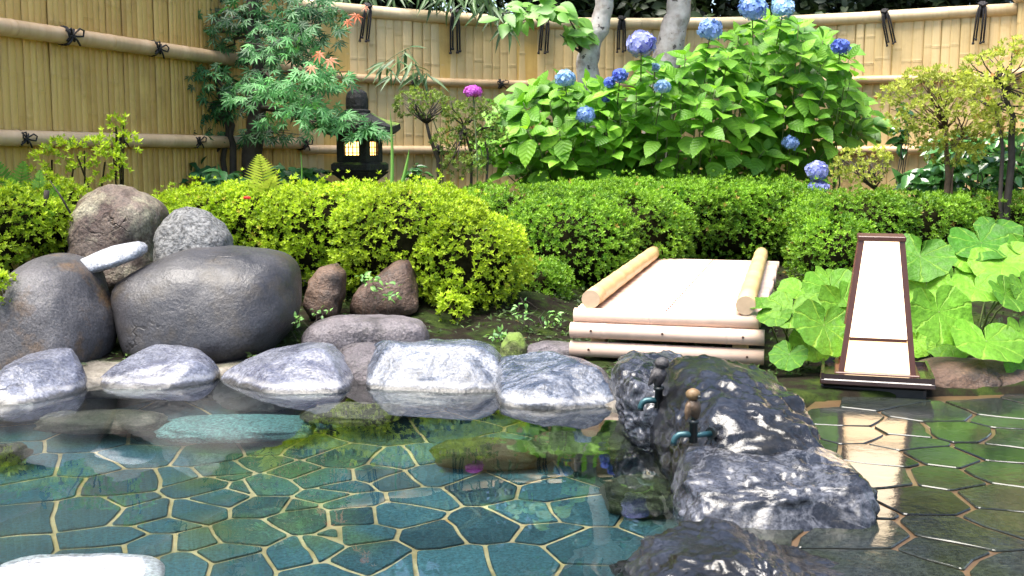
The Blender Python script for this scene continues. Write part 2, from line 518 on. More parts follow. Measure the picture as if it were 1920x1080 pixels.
def pale_bark():
    n = N('bark_pale')
    co = n.coord('Object')
    c = n.ramp(n.noise(9.0, 6, co, 0.65), [(0.3, (0.17, 0.13, 0.10)), (0.48, (0.42, 0.37, 0.33)), (0.7, (0.58, 0.54, 0.50))])
    c = n.mix(n.ramp(n.noise(16.0, 2, co), [(0.66, 0.0), (0.70, 0.9)]), c, (0.05, 0.04, 0.035))
    n.set(color=c, rough=0.8, normal=n.bump(n.noise(20.0, 6, co), 0.6, 0.02))
    return n.m
M['bark_pale'] = pale_bark()
M['twig_and_shade_core'] = plain('twig_and_shade_core', (0.018, 0.017, 0.008), 1.0, 0.6, 30, 0.5, spec=0.0)  # branches, and hedge core blobs coloured near-black for the inner shade
M['stem_green'] = plain('stem_green', (0.10, 0.13, 0.04), 0.6, 0.3, 12)
M['azalea_lime'] = leaf_mat('azalea_lime', (0.15, 0.26, 0.01), (0.49, 0.64, 0.036), 0.38, 0.5, tip=(0.45, 0.40, 0.06))
M['azalea_green'] = leaf_mat('azalea_green', (0.06, 0.17, 0.012), (0.26, 0.46, 0.035), 0.35, 0.45, tip=(0.34, 0.26, 0.06))
M['azalea_olive'] = leaf_mat('azalea_olive', (0.22, 0.27, 0.035), (0.60, 0.64, 0.14), 0.45, 0.55, tip=(0.45, 0.22, 0.08))
M['azalea_dull'] = leaf_mat('azalea_dull', (0.08, 0.14, 0.02), (0.27, 0.36, 0.07), 0.33, 0.55)
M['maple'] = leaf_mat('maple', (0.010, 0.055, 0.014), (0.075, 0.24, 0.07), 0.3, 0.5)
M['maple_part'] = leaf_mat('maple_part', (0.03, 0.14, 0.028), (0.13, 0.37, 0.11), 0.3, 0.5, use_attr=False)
M['maple_red'] = leaf_mat('maple_red', (0.50, 0.13, 0.05), (0.62, 0.30, 0.18), 0.35, 0.5, use_attr=False)
M['hydrangea'] = leaf_mat('hydrangea', (0.07, 0.22, 0.015), (0.25, 0.52, 0.045), 0.42, 0.45, use_attr=False, vein=True)
M['hydrangea_inner'] = leaf_mat('hydrangea_inner', (0.05, 0.18, 0.015), (0.20, 0.45, 0.04), 0.42, 0.45)
M['farfugium'] = leaf_mat('farfugium', (0.05, 0.17, 0.012), (0.16, 0.36, 0.028), 0.32, 0.5, use_attr=False, spec=0.25, radial=True)
M['broadleaf'] = leaf_mat('broadleaf', (0.09, 0.25, 0.03), (0.22, 0.46, 0.08), 0.35, 0.4, use_attr=False)
M['aucuba'] = leaf_mat('aucuba', (0.02, 0.08, 0.02), (0.08, 0.22, 0.05), 0.2, 0.2, use_attr=True, spec=0.7)
M['bamboo_leaf'] = leaf_mat('bamboo_leaf', (0.03, 0.07, 0.025), (0.10, 0.18, 0.06), 0.25, 0.45)
M['back_leaf'] = leaf_mat('back_leaf', (0.008, 0.018, 0.006), (0.035, 0.06, 0.02), 0.2, 0.5)
M['fern'] = leaf_mat('fern', (0.30, 0.40, 0.05), (0.55, 0.62, 0.12), 0.35, 0.5)
M['fern_green'] = leaf_mat('fern_green', (0.08, 0.24, 0.03), (0.22, 0.44, 0.07), 0.35, 0.5)
M['iris'] = leaf_mat('iris', (0.16, 0.36, 0.07), (0.26, 0.5, 0.12), 0.3, 0.4, use_attr=False)
M['weed'] = leaf_mat('weed', (0.05, 0.16, 0.03), (0.22, 0.42, 0.10), 0.3, 0.4)
for nm, a, b in (('light', (0.10, 0.27, 0.60), (0.46, 0.64, 0.88)), ('violet', (0.10, 0.12, 0.50), (0.42, 0.45, 0.84)), ('deep', (0.02, 0.04, 0.34), (0.12, 0.20, 0.66)), ('mid', (0.06, 0.15, 0.52), (0.34, 0.50, 0.86))):
    M['bloom_' + nm] = leaf_mat('bloom_' + nm, a, b, 0.25, 0.6)
M['bloom_magenta'] = leaf_mat('bloom_magenta', (0.45, 0.05, 0.48), (0.68, 0.16, 0.72), 0.25, 0.6)
M['bloom_red'] = leaf_mat('bloom_red', (0.55, 0.03, 0.02), (0.7, 0.08, 0.05), 0.25, 0.6)
M['lamp_wood'] = plain('lamp_wood', (0.075, 0.028, 0.02), 0.35, 0.3, 10, stretch=(8, 8, 1))
M['lamp_base'] = plain('lamp_base', (0.035, 0.018, 0.015), 0.25, 0.3, 10, coat=0.5)
M['lamp_plinth'] = plain('lamp_plinth', (0.008, 0.007, 0.007), 0.4, 0.5, 20, 0.3)
M['patina'] = plain('patina', (0.02, 0.065, 0.075), 0.35, 0.45, 40, 0.2, metal=0.3)
M['dark_metal'] = plain('dark_metal', (0.025, 0.03, 0.03), 0.35, 0.4, 40, metal=0.4)
M['bird_brown'] = plain('bird_brown', (0.10, 0.062, 0.034), 0.5, 0.6, 40, 0.6)
M['bird_grey'] = plain('bird_grey', (0.045, 0.04, 0.04), 0.45, 0.5, 60, 0.8)
M['bird_cap'] = plain('bird_cap', (0.17, 0.105, 0.045), 0.5, 0.4, 40, 0.5)

def glow(name, c, e, s):
    n = N(name)
    n.set(color=c, rough=0.7)
    n.b.inputs['Emission Color'].default_value = (*e, 1)
    n.b.inputs['Emission Strength'].default_value = s
    return n.m
M['paper'] = glow('lamp_paper', (0.8, 0.76, 0.66), (1.0, 0.72, 0.42), 0.55)
M['paper_low'] = glow('lamp_paper_low', (0.8, 0.72, 0.55), (1.0, 0.62, 0.27), 0.42)
M['lantern_glow'] = glow('lantern_glow', (0.8, 0.6, 0.35), (1.0, 0.55, 0.16), 0.9)

# ------------------------------------------------------------------ plan of the place
POOL_PX = [(-420, 790), (-200, 765), (0, 742), (90, 735), (150, 728), (280, 706), (400, 703), (530, 708), (650, 706), (820, 708), (940, 722), (1040, 742), (1150, 765), (1235, 795), (1310, 850), (1370, 920), (1380, 985), (1350, 1060), (1320, 1130)]
POOL = [G(*p).xy for p in POOL_PX]
POOL += [Vector((0.35, 1.6)), Vector((-1.4, 1.5)), Vector((-2.6, 2.4))]
DECK = [G(1345, 985).xy + Vector((.05, 0)), G(1325, 930).xy + Vector((.05, 0)), G(1400, 840).xy, G(1480, 790).xy, G(1530, 752).xy, G(1650, 748).xy, G(1800, 742).xy, G(1990, 738).xy, Vector((3.4, 4.2)), Vector((3.4, 1.2)), Vector((0.5, 1.2)), Vector((0.45, 1.6))]

def poly_dist(X, Y, poly):
    """signed distance (negative inside)"""
    d = np.full(X.shape, 1e9); ins = np.zeros(X.shape, bool)
    n = len(poly)
    for i in range(n):
        ax, ay = poly[i]; bx, by = poly[(i + 1) % n]
        ex, ey = bx - ax, by - ay
        t = np.clip(((X - ax) * ex + (Y - ay) * ey) / (ex * ex + ey * ey + 1e-12), 0, 1)
        d = np.minimum(d, np.hypot(X - ax - t * ex, Y - ay - t * ey))
        c = ((ay > Y) != (by > Y)) & (X < (bx - ax) * (Y - ay) / (by - ay + 1e-12) + ax)
        ins ^= c
    return np.where(ins, -d, d)

def sstep(t):
    t = np.clip(t, 0, 1)
    return t * t * (3 - 2 * t)

# platform frame (needed by the ground too)
PL_A = R(15.0)
PU = Vector((math.cos(PL_A), -math.sin(PL_A), 0))
PV = Vector((math.sin(PL_A), math.cos(PL_A), 0))
PL_O = G(1075, 667, 0.04)
PL_W, PL_L = 0.86, 2.62
PL_POLY = [(PL_O + PU * a + PV * b).xy for a, b in ((-.1, -.1), (PL_W + .1, -.1), (PL_W + .1, PL_L + .1), (-.1, PL_L + .1))]

def ground_h(X, Y):
    dp = poly_dist(X, Y, POOL); dd = poly_dist(X, Y, DECK)
    d = np.minimum(dp, dd)
    g = 0.025 + 0.11 * sstep((d - 0.15) / 1.6) + 0.22 * sstep((d - 3.2) / 2.4)
    dl = poly_dist(X, Y, PL_POLY)
    g = 0.02 + (g - 0.02) * sstep(dl / 0.5)
    g = np.where(dd < 0, -0.05, g)
    g = np.where(dp < 0, -0.47 + 0.49 * sstep((dp + 0.10) / 0.10), g)
    return g, dp, dd

def build_ground():
    xs = np.concatenate([[-600, -150, -40, -15, -8], np.arange(-5, 6.01, 0.05), [9, 16, 40, 150, 600]])
    ys = np.concatenate([[-600, -100, -30, -8, -2, 0], np.arange(1, 12.01, 0.05), [14, 18, 26, 50, 150, 700]])
    X, Y = np.meshgrid(xs, ys, indexing='ij')
    Z, dp, dd = ground_h(X, Y)
    nz = np.array([fbm((x * 2.1, y * 2.1, 0.3), 3) if (-5 <= x <= 6 and 1 <= y <= 12) else 0 for x, y in zip(X.ravel(), Y.ravel())]).reshape(X.shape)
    Z = Z + np.where((dp > 0.05) & (dd > 0.05), nz * 0.03, 0)
    mort = np.clip(1.3 - np.maximum(dp, 0) / 0.30 + nz * 0.5, 0, 1) * (dd > -0.5)
    V = np.stack([X, Y, Z], -1).reshape(-1, 3)
    ny = len(ys)
    i, j = np.meshgrid(np.arange(len(xs) - 1), np.arange(ny - 1), indexing='ij')
    a = (i * ny + j).ravel()
    F = np.stack([a, a + ny, a + ny + 1, a + 1], -1)
    o = part('ground', V, F, M['ground'], None, True, mort.ravel(), loc=(0, 0, 0))
    tag(o, kind='structure')
build_ground()

def gz(x, y):
    return float(ground_h(np.array([x]), np.array([y]))[0][0])

# ------------------------------------------------------------------ crazy paving (pool floor and deck)
def clip_half(poly, n, c):
    out = []
    for i in range(len(poly)):
        a, b = poly[i], poly[(i + 1) % len(poly)]
        da, db = a.dot(n) - c, b.dot(n) - c
        if da <= 0: out.append(a)
        if da * db < 0: out.append(a + (b - a) * (da / (da - db)))
    return out

def wgt(p): return .008 * math.sin(p.x * 91.7 + p.y * 57.3) * math.sin(p.y * 133.1 - p.x * 41.9)
def voronoi(sites, idx, gap, lim=0.6):
    s = sites[idx]
    poly = [s + Vector((x, y)) for x, y in ((-lim, -lim), (lim, -lim), (lim, lim), (-lim, lim))]
    for j, q in enumerate(sites):
        if j == idx: continue
        d = q - s
        L = d.length
        if L > 2.2 * lim or L < 1e-6: continue
        n = d / L
        poly = clip_half(poly, n, s.dot(n) + max(.25 * L, min(.75 * L, L / 2 + (wgt(s) - wgt(q)) / (2 * L))) - gap)
        if len(poly) < 3: return []
    return poly

def wob(p, k=7.0, a=0.02):
    return Vector((p.x + a * noise.noise((p.x * k, p.y * k, 1.7)), p.y + a * noise.noise((p.x * k, p.y * k, 9.1))))

def stone_mesh(poly, z0, z1, m, name, parent, bev=0.006, tilt=None):
    for _ in range(2):
        q = []
        for i in range(len(poly)):
            a, b = poly[i], poly[(i + 1) % len(poly)]
            if (b - a).length < 0.006:
                q.append((a + b) / 2); continue
            k = min(0.25, 0.007 / (b - a).length) if _ == 0 else min(0.25, 0.003 / (b - a).length)
            q.append(a + (b - a) * k); q.append(a + (b - a) * (1 - k))
        poly = q
    fine = []
    for i in range(len(poly)):
        a, b = poly[i], poly[(i + 1) % len(poly)]
        k = max(1, int((b - a).length / 0.06))
        for j in range(k): fine.append(a + (b - a) * j / k)
    poly = [wob(p) for p in fine]
    n = len(poly)
    if n < 4: return None
    c = sum(poly, Vector((0, 0))) / n
    V, F = [], []
    tx, ty = tilt or (0, 0)
    for r, z in ((0, z0), (0, z1 - bev), (bev, z1)):
        for p in poly:
            d = c - p
            q = p + (d.normalized() * r if d.length > 0 else d)
            V.append((q.x, q.y, z + (0 if z == z0 else tx * (q.x - c.x) + ty * (q.y - c.y))))
    for r in range(2):
        for k in range(n):
            k2 = (k + 1) % n
            F.append((r * n + k, r * n + k2, r * n + n + k2, r * n + n + k))
    F.append(tuple(2 * n + k for k in range(n)))
    o = part(name, V, F, m, parent, False)
    return o

PF_Z = -0.40
c1 = [(150, 515), (430, 490), (760, 430), (1130, 425), (1430, 400), (1570, 410), (260, 610), (650, 590), (950, 560), (1230, 508), (1245, 553), (1390, 475), (1600, 525), (1720, 555), (1420, 595), (680, 690), (1070, 612), (1300, 612), (200, 770), (490, 740), (760, 730), (1050, 715), (1170, 665), (1370, 690), (1750, 640), (1600, 700), (1650, 780), (550, 880), (870, 800), (130, 950), (1290, 860), (1060, 900), (780, 940), (540, 965), (1170, 955), (950, 1020), (1230, 1010), (700, 1040), (1600, 940), (1780, 850)]
c2 = [(200, 550), (370, 605), (450, 625), (440, 563), (570, 550), (610, 603), (190, 665), (240, 745), (550, 720), (860, 670), (1050, 620), (1180, 680), (1310, 770), (255, 805), (430, 800), (600, 890), (850, 850), (1080, 790), (1170, 890), (270, 878), (300, 985), (150, 1050), (490, 1040), (690, 1030), (1050, 1010), (1340, 950), (1330, 1050), (100, 945)]
sites = [GP(x / 2.842, 700 + y / 2.842, -PF_Z).xy for x, y in c1] + [GP(560 + x / 2.4547, 640 + y / 2.4547, -PF_Z).xy for x, y in c2]
def fill_sites(sites, x0, x1, y0, y1, dmin, tries, inside=None):
    for _ in range(tries):
        p = Vector((random.uniform(x0, x1), random.uniform(y0, y1)))
        if all((p - q).length > dmin for q in sites) and (inside is None or inside(p)):
            sites.append(p)
def inside_poly(poly, m=0.0):
    return lambda p: poly_dist(np.array([p.x]), np.array([p.y]), poly)[0] < m
fill_sites(sites, -2.6, 1.4, 1.4, 4.8, 0.24, 2500)
bed = [(-3, 1.2, PF_Z - 0.012), (1.6, 1.2, PF_Z - 0.012), (1.6, 5.0, PF_Z - 0.012), (-3, 5.0, PF_Z - 0.012)]
pool_floor = tag(part('pool_floor', bed, [(0, 1, 2, 3)], M['pool_grout'], None, False, loc=(0, 0, PF_Z - 0.012)), kind='structure')
inp = inside_poly(POOL, 0.02)
for i in range(len(sites)):
    if not inp(sites[i]): continue
    poly = voronoi(sites, i, 0.0068)
    if len(poly) >= 3:
        stone_mesh(poly, PF_Z - 0.03, PF_Z + random.uniform(-.001, .002), M['pool_tile'], 'paving_stone', pool_floor, 0.003)

DECK_Z = 0.007
dk = [(280, 285), (480, 282), (600, 335), (740, 262), (700, 300), (860, 345), (1060, 300), (340, 350), (380, 410), (450, 480), (420, 560), (760, 470), (600, 400), (900, 400), (1050, 450), (1000, 490), (1120, 560), (760, 580), (660, 690), (960, 740), (1100, 690), (1110, 800), (850, 850), (400, 860), (500, 950), (780, 950), (1030, 920), (1150, 1050), (960, 1060), (300, 720), (560, 1040), (1130, 380), (200, 330), (940, 265), (1110, 245)]
dsites = [G(1480 + x / 2.7, 680 + y / 2.7, DECK_Z).xy for x, y in dk]
keep = []
for p in dsites:
    if all((p - q).length > 0.165 for q in keep): keep.append(p)
dsites = keep
fill_sites(dsites, -0.4, 3.4, 1.2, 4.7, 0.27, 2500)
bd = [(p.x, p.y, 0.0) for p in DECK]
deck = tag(part('deck', bd, [tuple(range(len(bd)))[::-1]], M['deck_grout'], None, False, loc=(1.5, 3, 0.0)), kind='structure')
ind = inside_poly(DECK, -0.03)
for i in range(len(dsites)):
    if not ind(dsites[i]): continue
    poly = voronoi(dsites, i, 0.0075)
    if len(poly) >= 3:
        stone_mesh(poly, -0.01, DECK_Z + random.uniform(-.001, .001), M['deck_stone'], 'paving_stone', deck, 0.003, (random.gauss(0, .003), random.gauss(0, .003)))

# the water: one sheet across the pool
def build_water():
    V = [(p.x, p.y, 0.0) for p in POOL]
    o = part('water', V, [tuple(range(len(V)))[::-1]], M['water'], None, False, loc=(0, 3, 0))
    if o.data.polygons[0].normal.z < 0:
        o.data.flip_normals()
    tag(o, kind='structure')
build_water()
if deck.data.polygons[0].normal.z < 0: deck.data.flip_normals()

# ------------------------------------------------------------------ boulders
ROCKS = {}
def rock(label, pts, Y, front, back, m, lean=0.0, amp=0.035, e=0.62, sub=5, name='boulder', freq=3.0, ridge=0.0, smooth_win=9, seed=0.0, chip=0.0, cf=2.5, widen=1.0, cuts=0):
    W = [P(x, y, Y) for x, y in pts]
    A = np.array([(w.x, w.z) for w in W])
    c = np.array([(A[:, 0].min() + A[:, 0].max()) / 2, (A[:, 1].min() + A[:, 1].max()) / 2])
    th = np.linspace(-math.pi, math.pi, 360, endpoint=False)
    rr = np.zeros(360)
    B = np.roll(A, -1, axis=0)
    for k, t in enumerate(th):
        d = np.array([math.cos(t), math.sin(t)])
        for a, b in zip(A, B):
            ev = b - a
            den = d[0] * (-ev[1]) + ev[0] * d[1]
            if abs(den) < 1e-12: continue
            w = a - c
            s = (w[0] * (-ev[1]) + ev[0] * w[1]) / den
            u = (d[0] * w[1] - d[1] * w[0]) / den
            if s > 0 and -1e-6 <= u <= 1 + 1e-6: rr[k] = max(rr[k], s)
    rr[rr == 0] = np.median(rr)
    kw = np.ones(smooth_win) / smooth_win
    rr = np.convolve(np.concatenate([rr[-20:], rr, rr[:20]]), kw, 'same')[20:-20]
    V, F = ico(sub)
    t = np.arctan2(V[:, 2], V[:, 0]); s = np.hypot(V[:, 0], V[:, 2])
    r = np.interp(t, np.append(th, math.pi), np.append(rr, rr[0]))
    ph = np.arctan2(V[:, 1], s)
    kin = np.cos(ph) ** e
    dep = np.sign(V[:, 1]) * np.abs(np.sin(ph)) ** max(e, 0.75)
    x = c[0] + r * kin * np.cos(t); z = c[1] + r * kin * np.sin(t)
    y = Y + dep * np.where(dep < 0, front, back) + lean * (z - c[1])
    Q = np.stack([x, y, z], -1)
    C = np.array([c[0], Y, c[1]])
    if cuts:
        rs = random.Random(int(seed * 17 + cuts + abs(pts[0][0])))
        for _ in range(cuts):
            nv = np.array([rs.gauss(0, 1), -abs(rs.gauss(0, .9)), rs.gauss(.35, .7)]) / np.array([A[:, 0].max() - A[:, 0].min(), front + back, A[:, 1].max() - A[:, 1].min()])
            nv /= np.linalg.norm(nv)
            dt = (Q - C) @ nv
            lim = dt.max() * rs.uniform(.62, .82)
            Q = Q - np.outer(np.maximum(0, dt - lim) * .85, nv)
    D = Q - C
    D /= np.linalg.norm(D, axis=1)[:, None] + 1e-9
    size = (A[:, 0].max() - A[:, 0].min() + A[:, 1].max() - A[:, 1].min()) / 2
    k = freq / size
    dis = np.empty(len(Q))
    for i, q in enumerate(Q):
        p = (q[0] * k + seed, q[1] * k, q[2] * k)
        v = fbm(p, 4, 0.5)
        if ridge:
            v -= ridge * (1 - abs(noise.noise((p[0] * 1.7, p[1] * 1.7, p[2] * 2.6)) * 2)) * 0.6
        if chip:
            w = (p[0] * cf + .6 * v, p[1] * cf, p[2] * cf * 1.5)
            v += chip * (noise.voronoi(w)[0][0] - .45) + chip * .5 * (noise.voronoi((w[0] * 2.3, w[1] * 2.3, w[2] * 2.6))[0][0] - .45)
        dis[i] = v
    fl = np.clip(np.abs(dep) * 1.2 + 0.35, 0, 1)     # keep the silhouette, roughen the faces
    Q = Q + D * ((dis - dis.mean()) * amp * size * fl)[:, None]
    x, y, z = Q[:, 0], Q[:, 1], Q[:, 2]
    # fit the solid's overall width and height to the size measured in the picture
    wx0, wx1 = min(p[0] for p in pts), max(p[0] for p in pts); wy = min(p[1] for p in pts)
    for _ in range(4):
        d = y * cp - (z - CAM_H) * sp
        ax = 960 + FPX * x / d; ay = 540 - FPX * (y * sp + (z - CAM_H) * cp) / d
        xm = (x.min() + x.max()) / 2
        x = xm + (x - xm) * widen * (wx1 - wx0) / (ax.max() - ax.min()) + ((wx0 + wx1) - (ax.min() + ax.max())) / 2 * Y / FPX
        z0_, z1_ = z.min(), z.max()
        z = z0_ + (z - z0_) * max(.3, (z1_ - (wy - ay.min()) * Y / FPX - z0_) / (z1_ - z0_))
    Q = np.stack([x, y, z], -1)
    o = part(name, Q, F, m, None, True)
    tag(o, label, 'rock')
    ROCKS[label] = o
    return o

rock('brown lichen-stained boulder at the top of the left rock pile, beside the speckled grey cobble', [(124, 426), (128, 389), (148, 363), (204, 345), (241, 350), (281, 365), (307, 382), (318, 400), (316, 450), (312, 530), (222, 560), (155, 545), (126, 480)], 6.0, .24, .3, M['rock_brown'], .25, .05, .55, ridge=.3)
rock('rough speckled grey egg-shaped cobble resting on top of the biggest dark boulder', [(287, 475), (288, 437), (300, 411), (322, 393), (348, 387), (381, 397), (411, 419), (431, 441), (438, 470), (420, 520), (300, 530)], 5.72, .17, .2, M['rock_granite'], .3, .03, .6, freq=5)
rock('small pale flat stone wedged aslant between two large boulders', [(137, 491), (170, 478), (207, 460), (252, 452), (270, 458), (277, 472), (262, 484), (222, 499), (178, 512), (160, 507)], 5.4, .09, .14, M['rock_white'], .5, .05, .5, sub=4)
rock('large rounded mottled grey boulder at the left edge of the picture', [(-80, 590), (-60, 540), (2, 511), (22, 489), (56, 476), (96, 474), (141, 486), (167, 508), (189, 549), (211, 586), (221, 626), (213, 663), (190, 700), (160, 740), (60, 750), (-60, 740), (-85, 660)], 5.22, .34, .35, M['rock_mottle'], .30, .02, .62)
rock('biggest smooth dark grey boulder lying behind the pool edge', [(207, 545), (215, 523), (259, 493), (315, 467), (352, 460), (426, 460), (481, 465), (530, 476), (552, 497), (561, 541), (566, 575), (556, 605), (530, 640), (480, 668), (407, 680), (333, 676), (262, 665), (237, 630), (219, 582)], 5.5, .36, .35, M['rock_boulder'], .38, .018, .56)
rock('tan stone with a rusty corner under the lime green hedge', [(568, 572), (574, 523), (596, 500), (626, 493), (650, 508), (648, 545), (640, 590), (585, 595)], 5.95, .12, .2, M['rock_rust'], .25, .06, .55, sub=4, ridge=.4)
rock('reddish stone half covered by ivy under the lime green hedge', [(655, 585), (663, 560), (674, 537), (707, 515), (741, 489), (767, 486), (785, 537), (785, 580), (741, 596), (678, 596)], 6.05, .12, .2, M['rock_rust'], .3, .07, .55, sub=4, ridge=.5, seed=4)
rock('long low purple grey slab stone behind the pool edge stones', [(564, 635), (572, 612), (590, 600), (622, 589), (685, 589), (759, 591), (793, 600), (806, 630), (800, 650), (693, 662), (641, 665), (574, 655)], 5.45, .14, .2, M['rock_purple'], .2, .04, .5, ridge=.3)
rock('small mossy green stone between the pool edge and the bamboo platform', [(936, 680), (940, 645), (953, 622), (975, 622), (990, 645), (992, 680)], 5.25, .07, .1, M['rock_moss'], .2, .06, .6, sub=4)
rock('narrow flat grey stone beside the left end of the bamboo platform', [(982, 668), (990, 645), (1020, 638), (1060, 640), (1095, 645), (1095, 672), (1000, 680)], 5.25, .08, .1, M['rock_purple'], .2, .04, .5, sub=4, seed=2)

E = [
 ('speckled pale grey edge stone at the far left of the pool', [(-60, 700), (-15, 672), (20, 655), (60, 652), (90, 668), (118, 693), (140, 722), (153, 748), (158, 800), (60, 840), (-60, 840)], 4.55, .27, .22, 'rock_pale', .55, .03, 0),
 ('low broad pale edge stone in front of the biggest dark boulder', [(160, 724), (193, 686), (222, 662), (259, 646), (307, 645), (352, 654), (385, 671), (402, 692), (404, 730), (395, 790), (280, 800), (170, 785)], 4.78, .27, .22, 'rock_pale', .7, .025, 3),
 ('whitest smooth edge stone shaped like a low trapezoid', [(407, 700), (437, 678), (481, 657), (537, 647), (574, 641), (604, 645), (630, 671), (652, 700), (664, 726), (664, 790), (560, 810), (460, 800), (412, 760)], 4.72, .29, .25, 'rock_pale', .75, .025, 5),
 ('small grey purple stone tucked between two larger edge stones', [(634, 670), (650, 645), (690, 641), (722, 650), (725, 720), (690, 760), (655, 750), (642, 700)], 4.92, .16, .14, 'rock_purple', .3, .04, 1),
 ('long blue grey veined edge stone in the middle of the pool edge', [(688, 706), (689, 665), (707, 645), (737, 637), (781, 644), (818, 639), (870, 635), (907, 641), (930, 660), (943, 690), (944, 750), (930, 800), (800, 805), (700, 790)], 4.72, .24, .25, 'rock_blue', .5, .035, 7),
 ('angular blue grey edge stone left of the tap rocks', [(930, 722), (938, 689), (974, 667), (1011, 658), (1048, 659), (1092, 667), (1126, 682), (1145, 705), (1155, 740), (1158, 800), (1110, 850), (1030, 850), (945, 800)], 4.45, .27, .27, 'rock_blue', .6, .04, 9),
]
for lb, pts, Y, fr, bk, m, ln, am, sdv in E:
    rock(lb, pts, Y, fr, bk, M[m], ln, am, .55, seed=sdv, ridge=.35 if m != 'rock_pale' else .15, chip=.5 if m == 'rock_blue' else .22, widen=1.07, cuts=7)

rock('tall wet grey rock carrying the farther tap, left of the biggest black rock', [(1147, 700), (1151, 680), (1165, 666), (1196, 657), (1225, 660), (1259, 656), (1290, 668), (1310, 720), (1305, 800), (1290, 880), (1180, 885), (1166, 820), (1155, 760)], 4.02, .27, .25, M['rock_wet_grey'], .35, .06, .42, ridge=.5, freq=4, cuts=4, chip=.8, sub=6, widen=1.06)
T2 = rock('biggest black wet rock carrying the nearer tap', [(1222, 860), (1223, 803), (1235, 755), (1254, 711), (1273, 685), (1305, 667), (1341, 664), (1384, 665), (1425, 676), (1475, 690), (1514, 708), (1533, 745), (1542, 790), (1542, 860), (1490, 930), (1400, 960), (1330, 985), (1250, 965), (1228, 915)], 3.72, .62, .36, M['rock_wet'], .35, .045, .38, ridge=.6, freq=4, cuts=2, chip=1.2, sub=6, widen=1.06)
rock('smooth pale grey wet stone wedged behind the front rock', [(1326, 830), (1333, 803), (1348, 788), (1382, 783), (1418, 788), (1446, 805), (1462, 830), (1440, 860), (1340, 860)], 3.36, .14, .12, M['rock_wet_grey'], .5, .015, .6, sub=4, seed=3)
rock('broad wet flat-topped rock between the pool and the deck', [(1268, 990), (1274, 918), (1290, 862), (1314, 841), (1344, 828), (1397, 820), (1457, 820), (1516, 824), (1569, 832), (1610, 842), (1638, 868), (1646, 920), (1642, 970), (1600, 1020), (1486, 1040), (1360, 1050), (1280, 1040)], 3.06, .22, .25, M['rock_wet_grey'], .5, .045, .38, ridge=.5, freq=4, seed=6, cuts=2, chip=1.0, sub=6, widen=1.06)
rock('rugged wet rock cut off by the bottom edge of the picture', [(1158, 1100), (1178, 1046), (1219, 1010), (1272, 982), (1338, 972), (1406, 969), (1442, 986), (1486, 1006), (1531, 1024), (1590, 1036), (1650, 1050), (1700, 1080), (1700, 1170), (1560, 1230), (1300, 1240), (1165, 1200)], 2.5, .25, .22, M['rock_wet'], .5, .055, .38, ridge=.6, freq=5, seed=11, cuts=2, chip=1.1, sub=6, widen=1.06)
rock('white flat-topped stone in the bottom left corner', [(-180, 1110), (-150, 1050), (0, 1041), (60, 1040), (130, 1040), (210, 1044), (268, 1054), (300, 1075), (310, 1180), (150, 1250), (-160, 1250)], 2.42, .22, .22, M['rock_white'], .9, .02, .45, seed=13)

def sunk(label, px, py, depth, rx, ry, rz, m, seed, rot=0.0):
    c = GP(px, py, depth)
    V, F = ico(4)
    ca, sa = math.cos(rot), math.sin(rot)
    Q = []
    for v in V:
        w = np.sign(v) * np.abs(v) ** 0.8
        x, y, z = w[0] * rx, w[1] * ry, w[2] * rz
        d = 1 + 0.16 * fbm((v[0] * 1.6 + seed, v[1] * 1.6, v[2] * 1.6), 4)
        Q.append((c.x + (x * ca - y * sa) * d, c.y + (x * sa + y * ca) * d, c.z + z * d))
    o = part('boulder', Q, F, M[m], None, True)
    tag(o, label, 'rock')
    return o
sunk('flat teal stone under the water below the whitest edge stone', 440, 803, .26, .30, .17, .10, 'rock_teal', 1)
sunk('olive brown stone under the water below the left edge stones', 190, 790, .18, .26, .14, .10, 'rock_under', 3)
sunk('brown stone under the water between two middle edge stones', 665, 775, .12, .19, .15, .09, 'rock_under', 5)
sunk('mossy green stone under the water in front of the blue grey stones', 920, 850, .27, .20, .13, .13, 'rock_algae', 7)
sunk('grey stone under the water greened with algae beside the tap rocks', 1090, 835, .14, .19, .16, .10, 'rock_algae', 9)
sunk('dark stone under the water at the left picture edge', 5, 852, .22, .09, .09, .10, 'rock_under', 12)
sunk('dark algae-covered stone under the water at the foot of the front rocks', 1205, 930, .32, .13, .16, .12, 'rock_algae', 14)

# dark stone slab under the lamp and the dark stone to its right
rock('dark wet stone ledge right of the glowing paper lamp', [(1700, 735), (1712, 690), (1760, 672), (1830, 668), (1900, 675), (1960, 690), (1970, 745), (1830, 765)], 4.75, .17, .2, M['rock_rust'], .4, .05, .55, sub=4, seed=8)

# ------------------------------------------------------------------ bamboo fences
def slat_mesh(seed, H, m):
    rs = random.Random(seed)
    nodes = []
    z = rs.uniform(0.05, 0.33)
    while z < H - .04:
        nodes.append(z); z += rs.uniform(0.26, 0.38)
    zs = [(0, 1.0, 0)]
    for q in nodes:
        zs += [(q - .03, 1.0, 0), (q - .008, 1.0, 0), (q - .002, 1.0, .0022), (q + .001, 1.0, -.0012), (q + .004, 1.0, .0018), (q + .010, 1.0, 0), (q + .03, 1.0, 0)]
    zs.append((H, 1.0, 0))
    arc = [(-.5, .0), (-.47, -.003), (-.3, -.0065), (0, -.008), (.3, -.0065), (.47, -.003), (.5, .0)]
    V, F = [], []
    bend = rs.uniform(-.003, .003)
    for z, w, dz in zs:
        for x, y in arc:
            V.append((x * w, y - dz * (1 if abs(x) < .48 else 0) + bend * math.sin(z * 2), z))
    k = len(arc)
    for i in range(len(zs) - 1):
        for j in range(k - 1):
            F.append((i * k + j, i * k + j + 1, (i + 1) * k + j + 1, (i + 1) * k + j))
    me = make_mesh('bamboo_slat', V, F, True)
    me.materials.append(m)
    return me

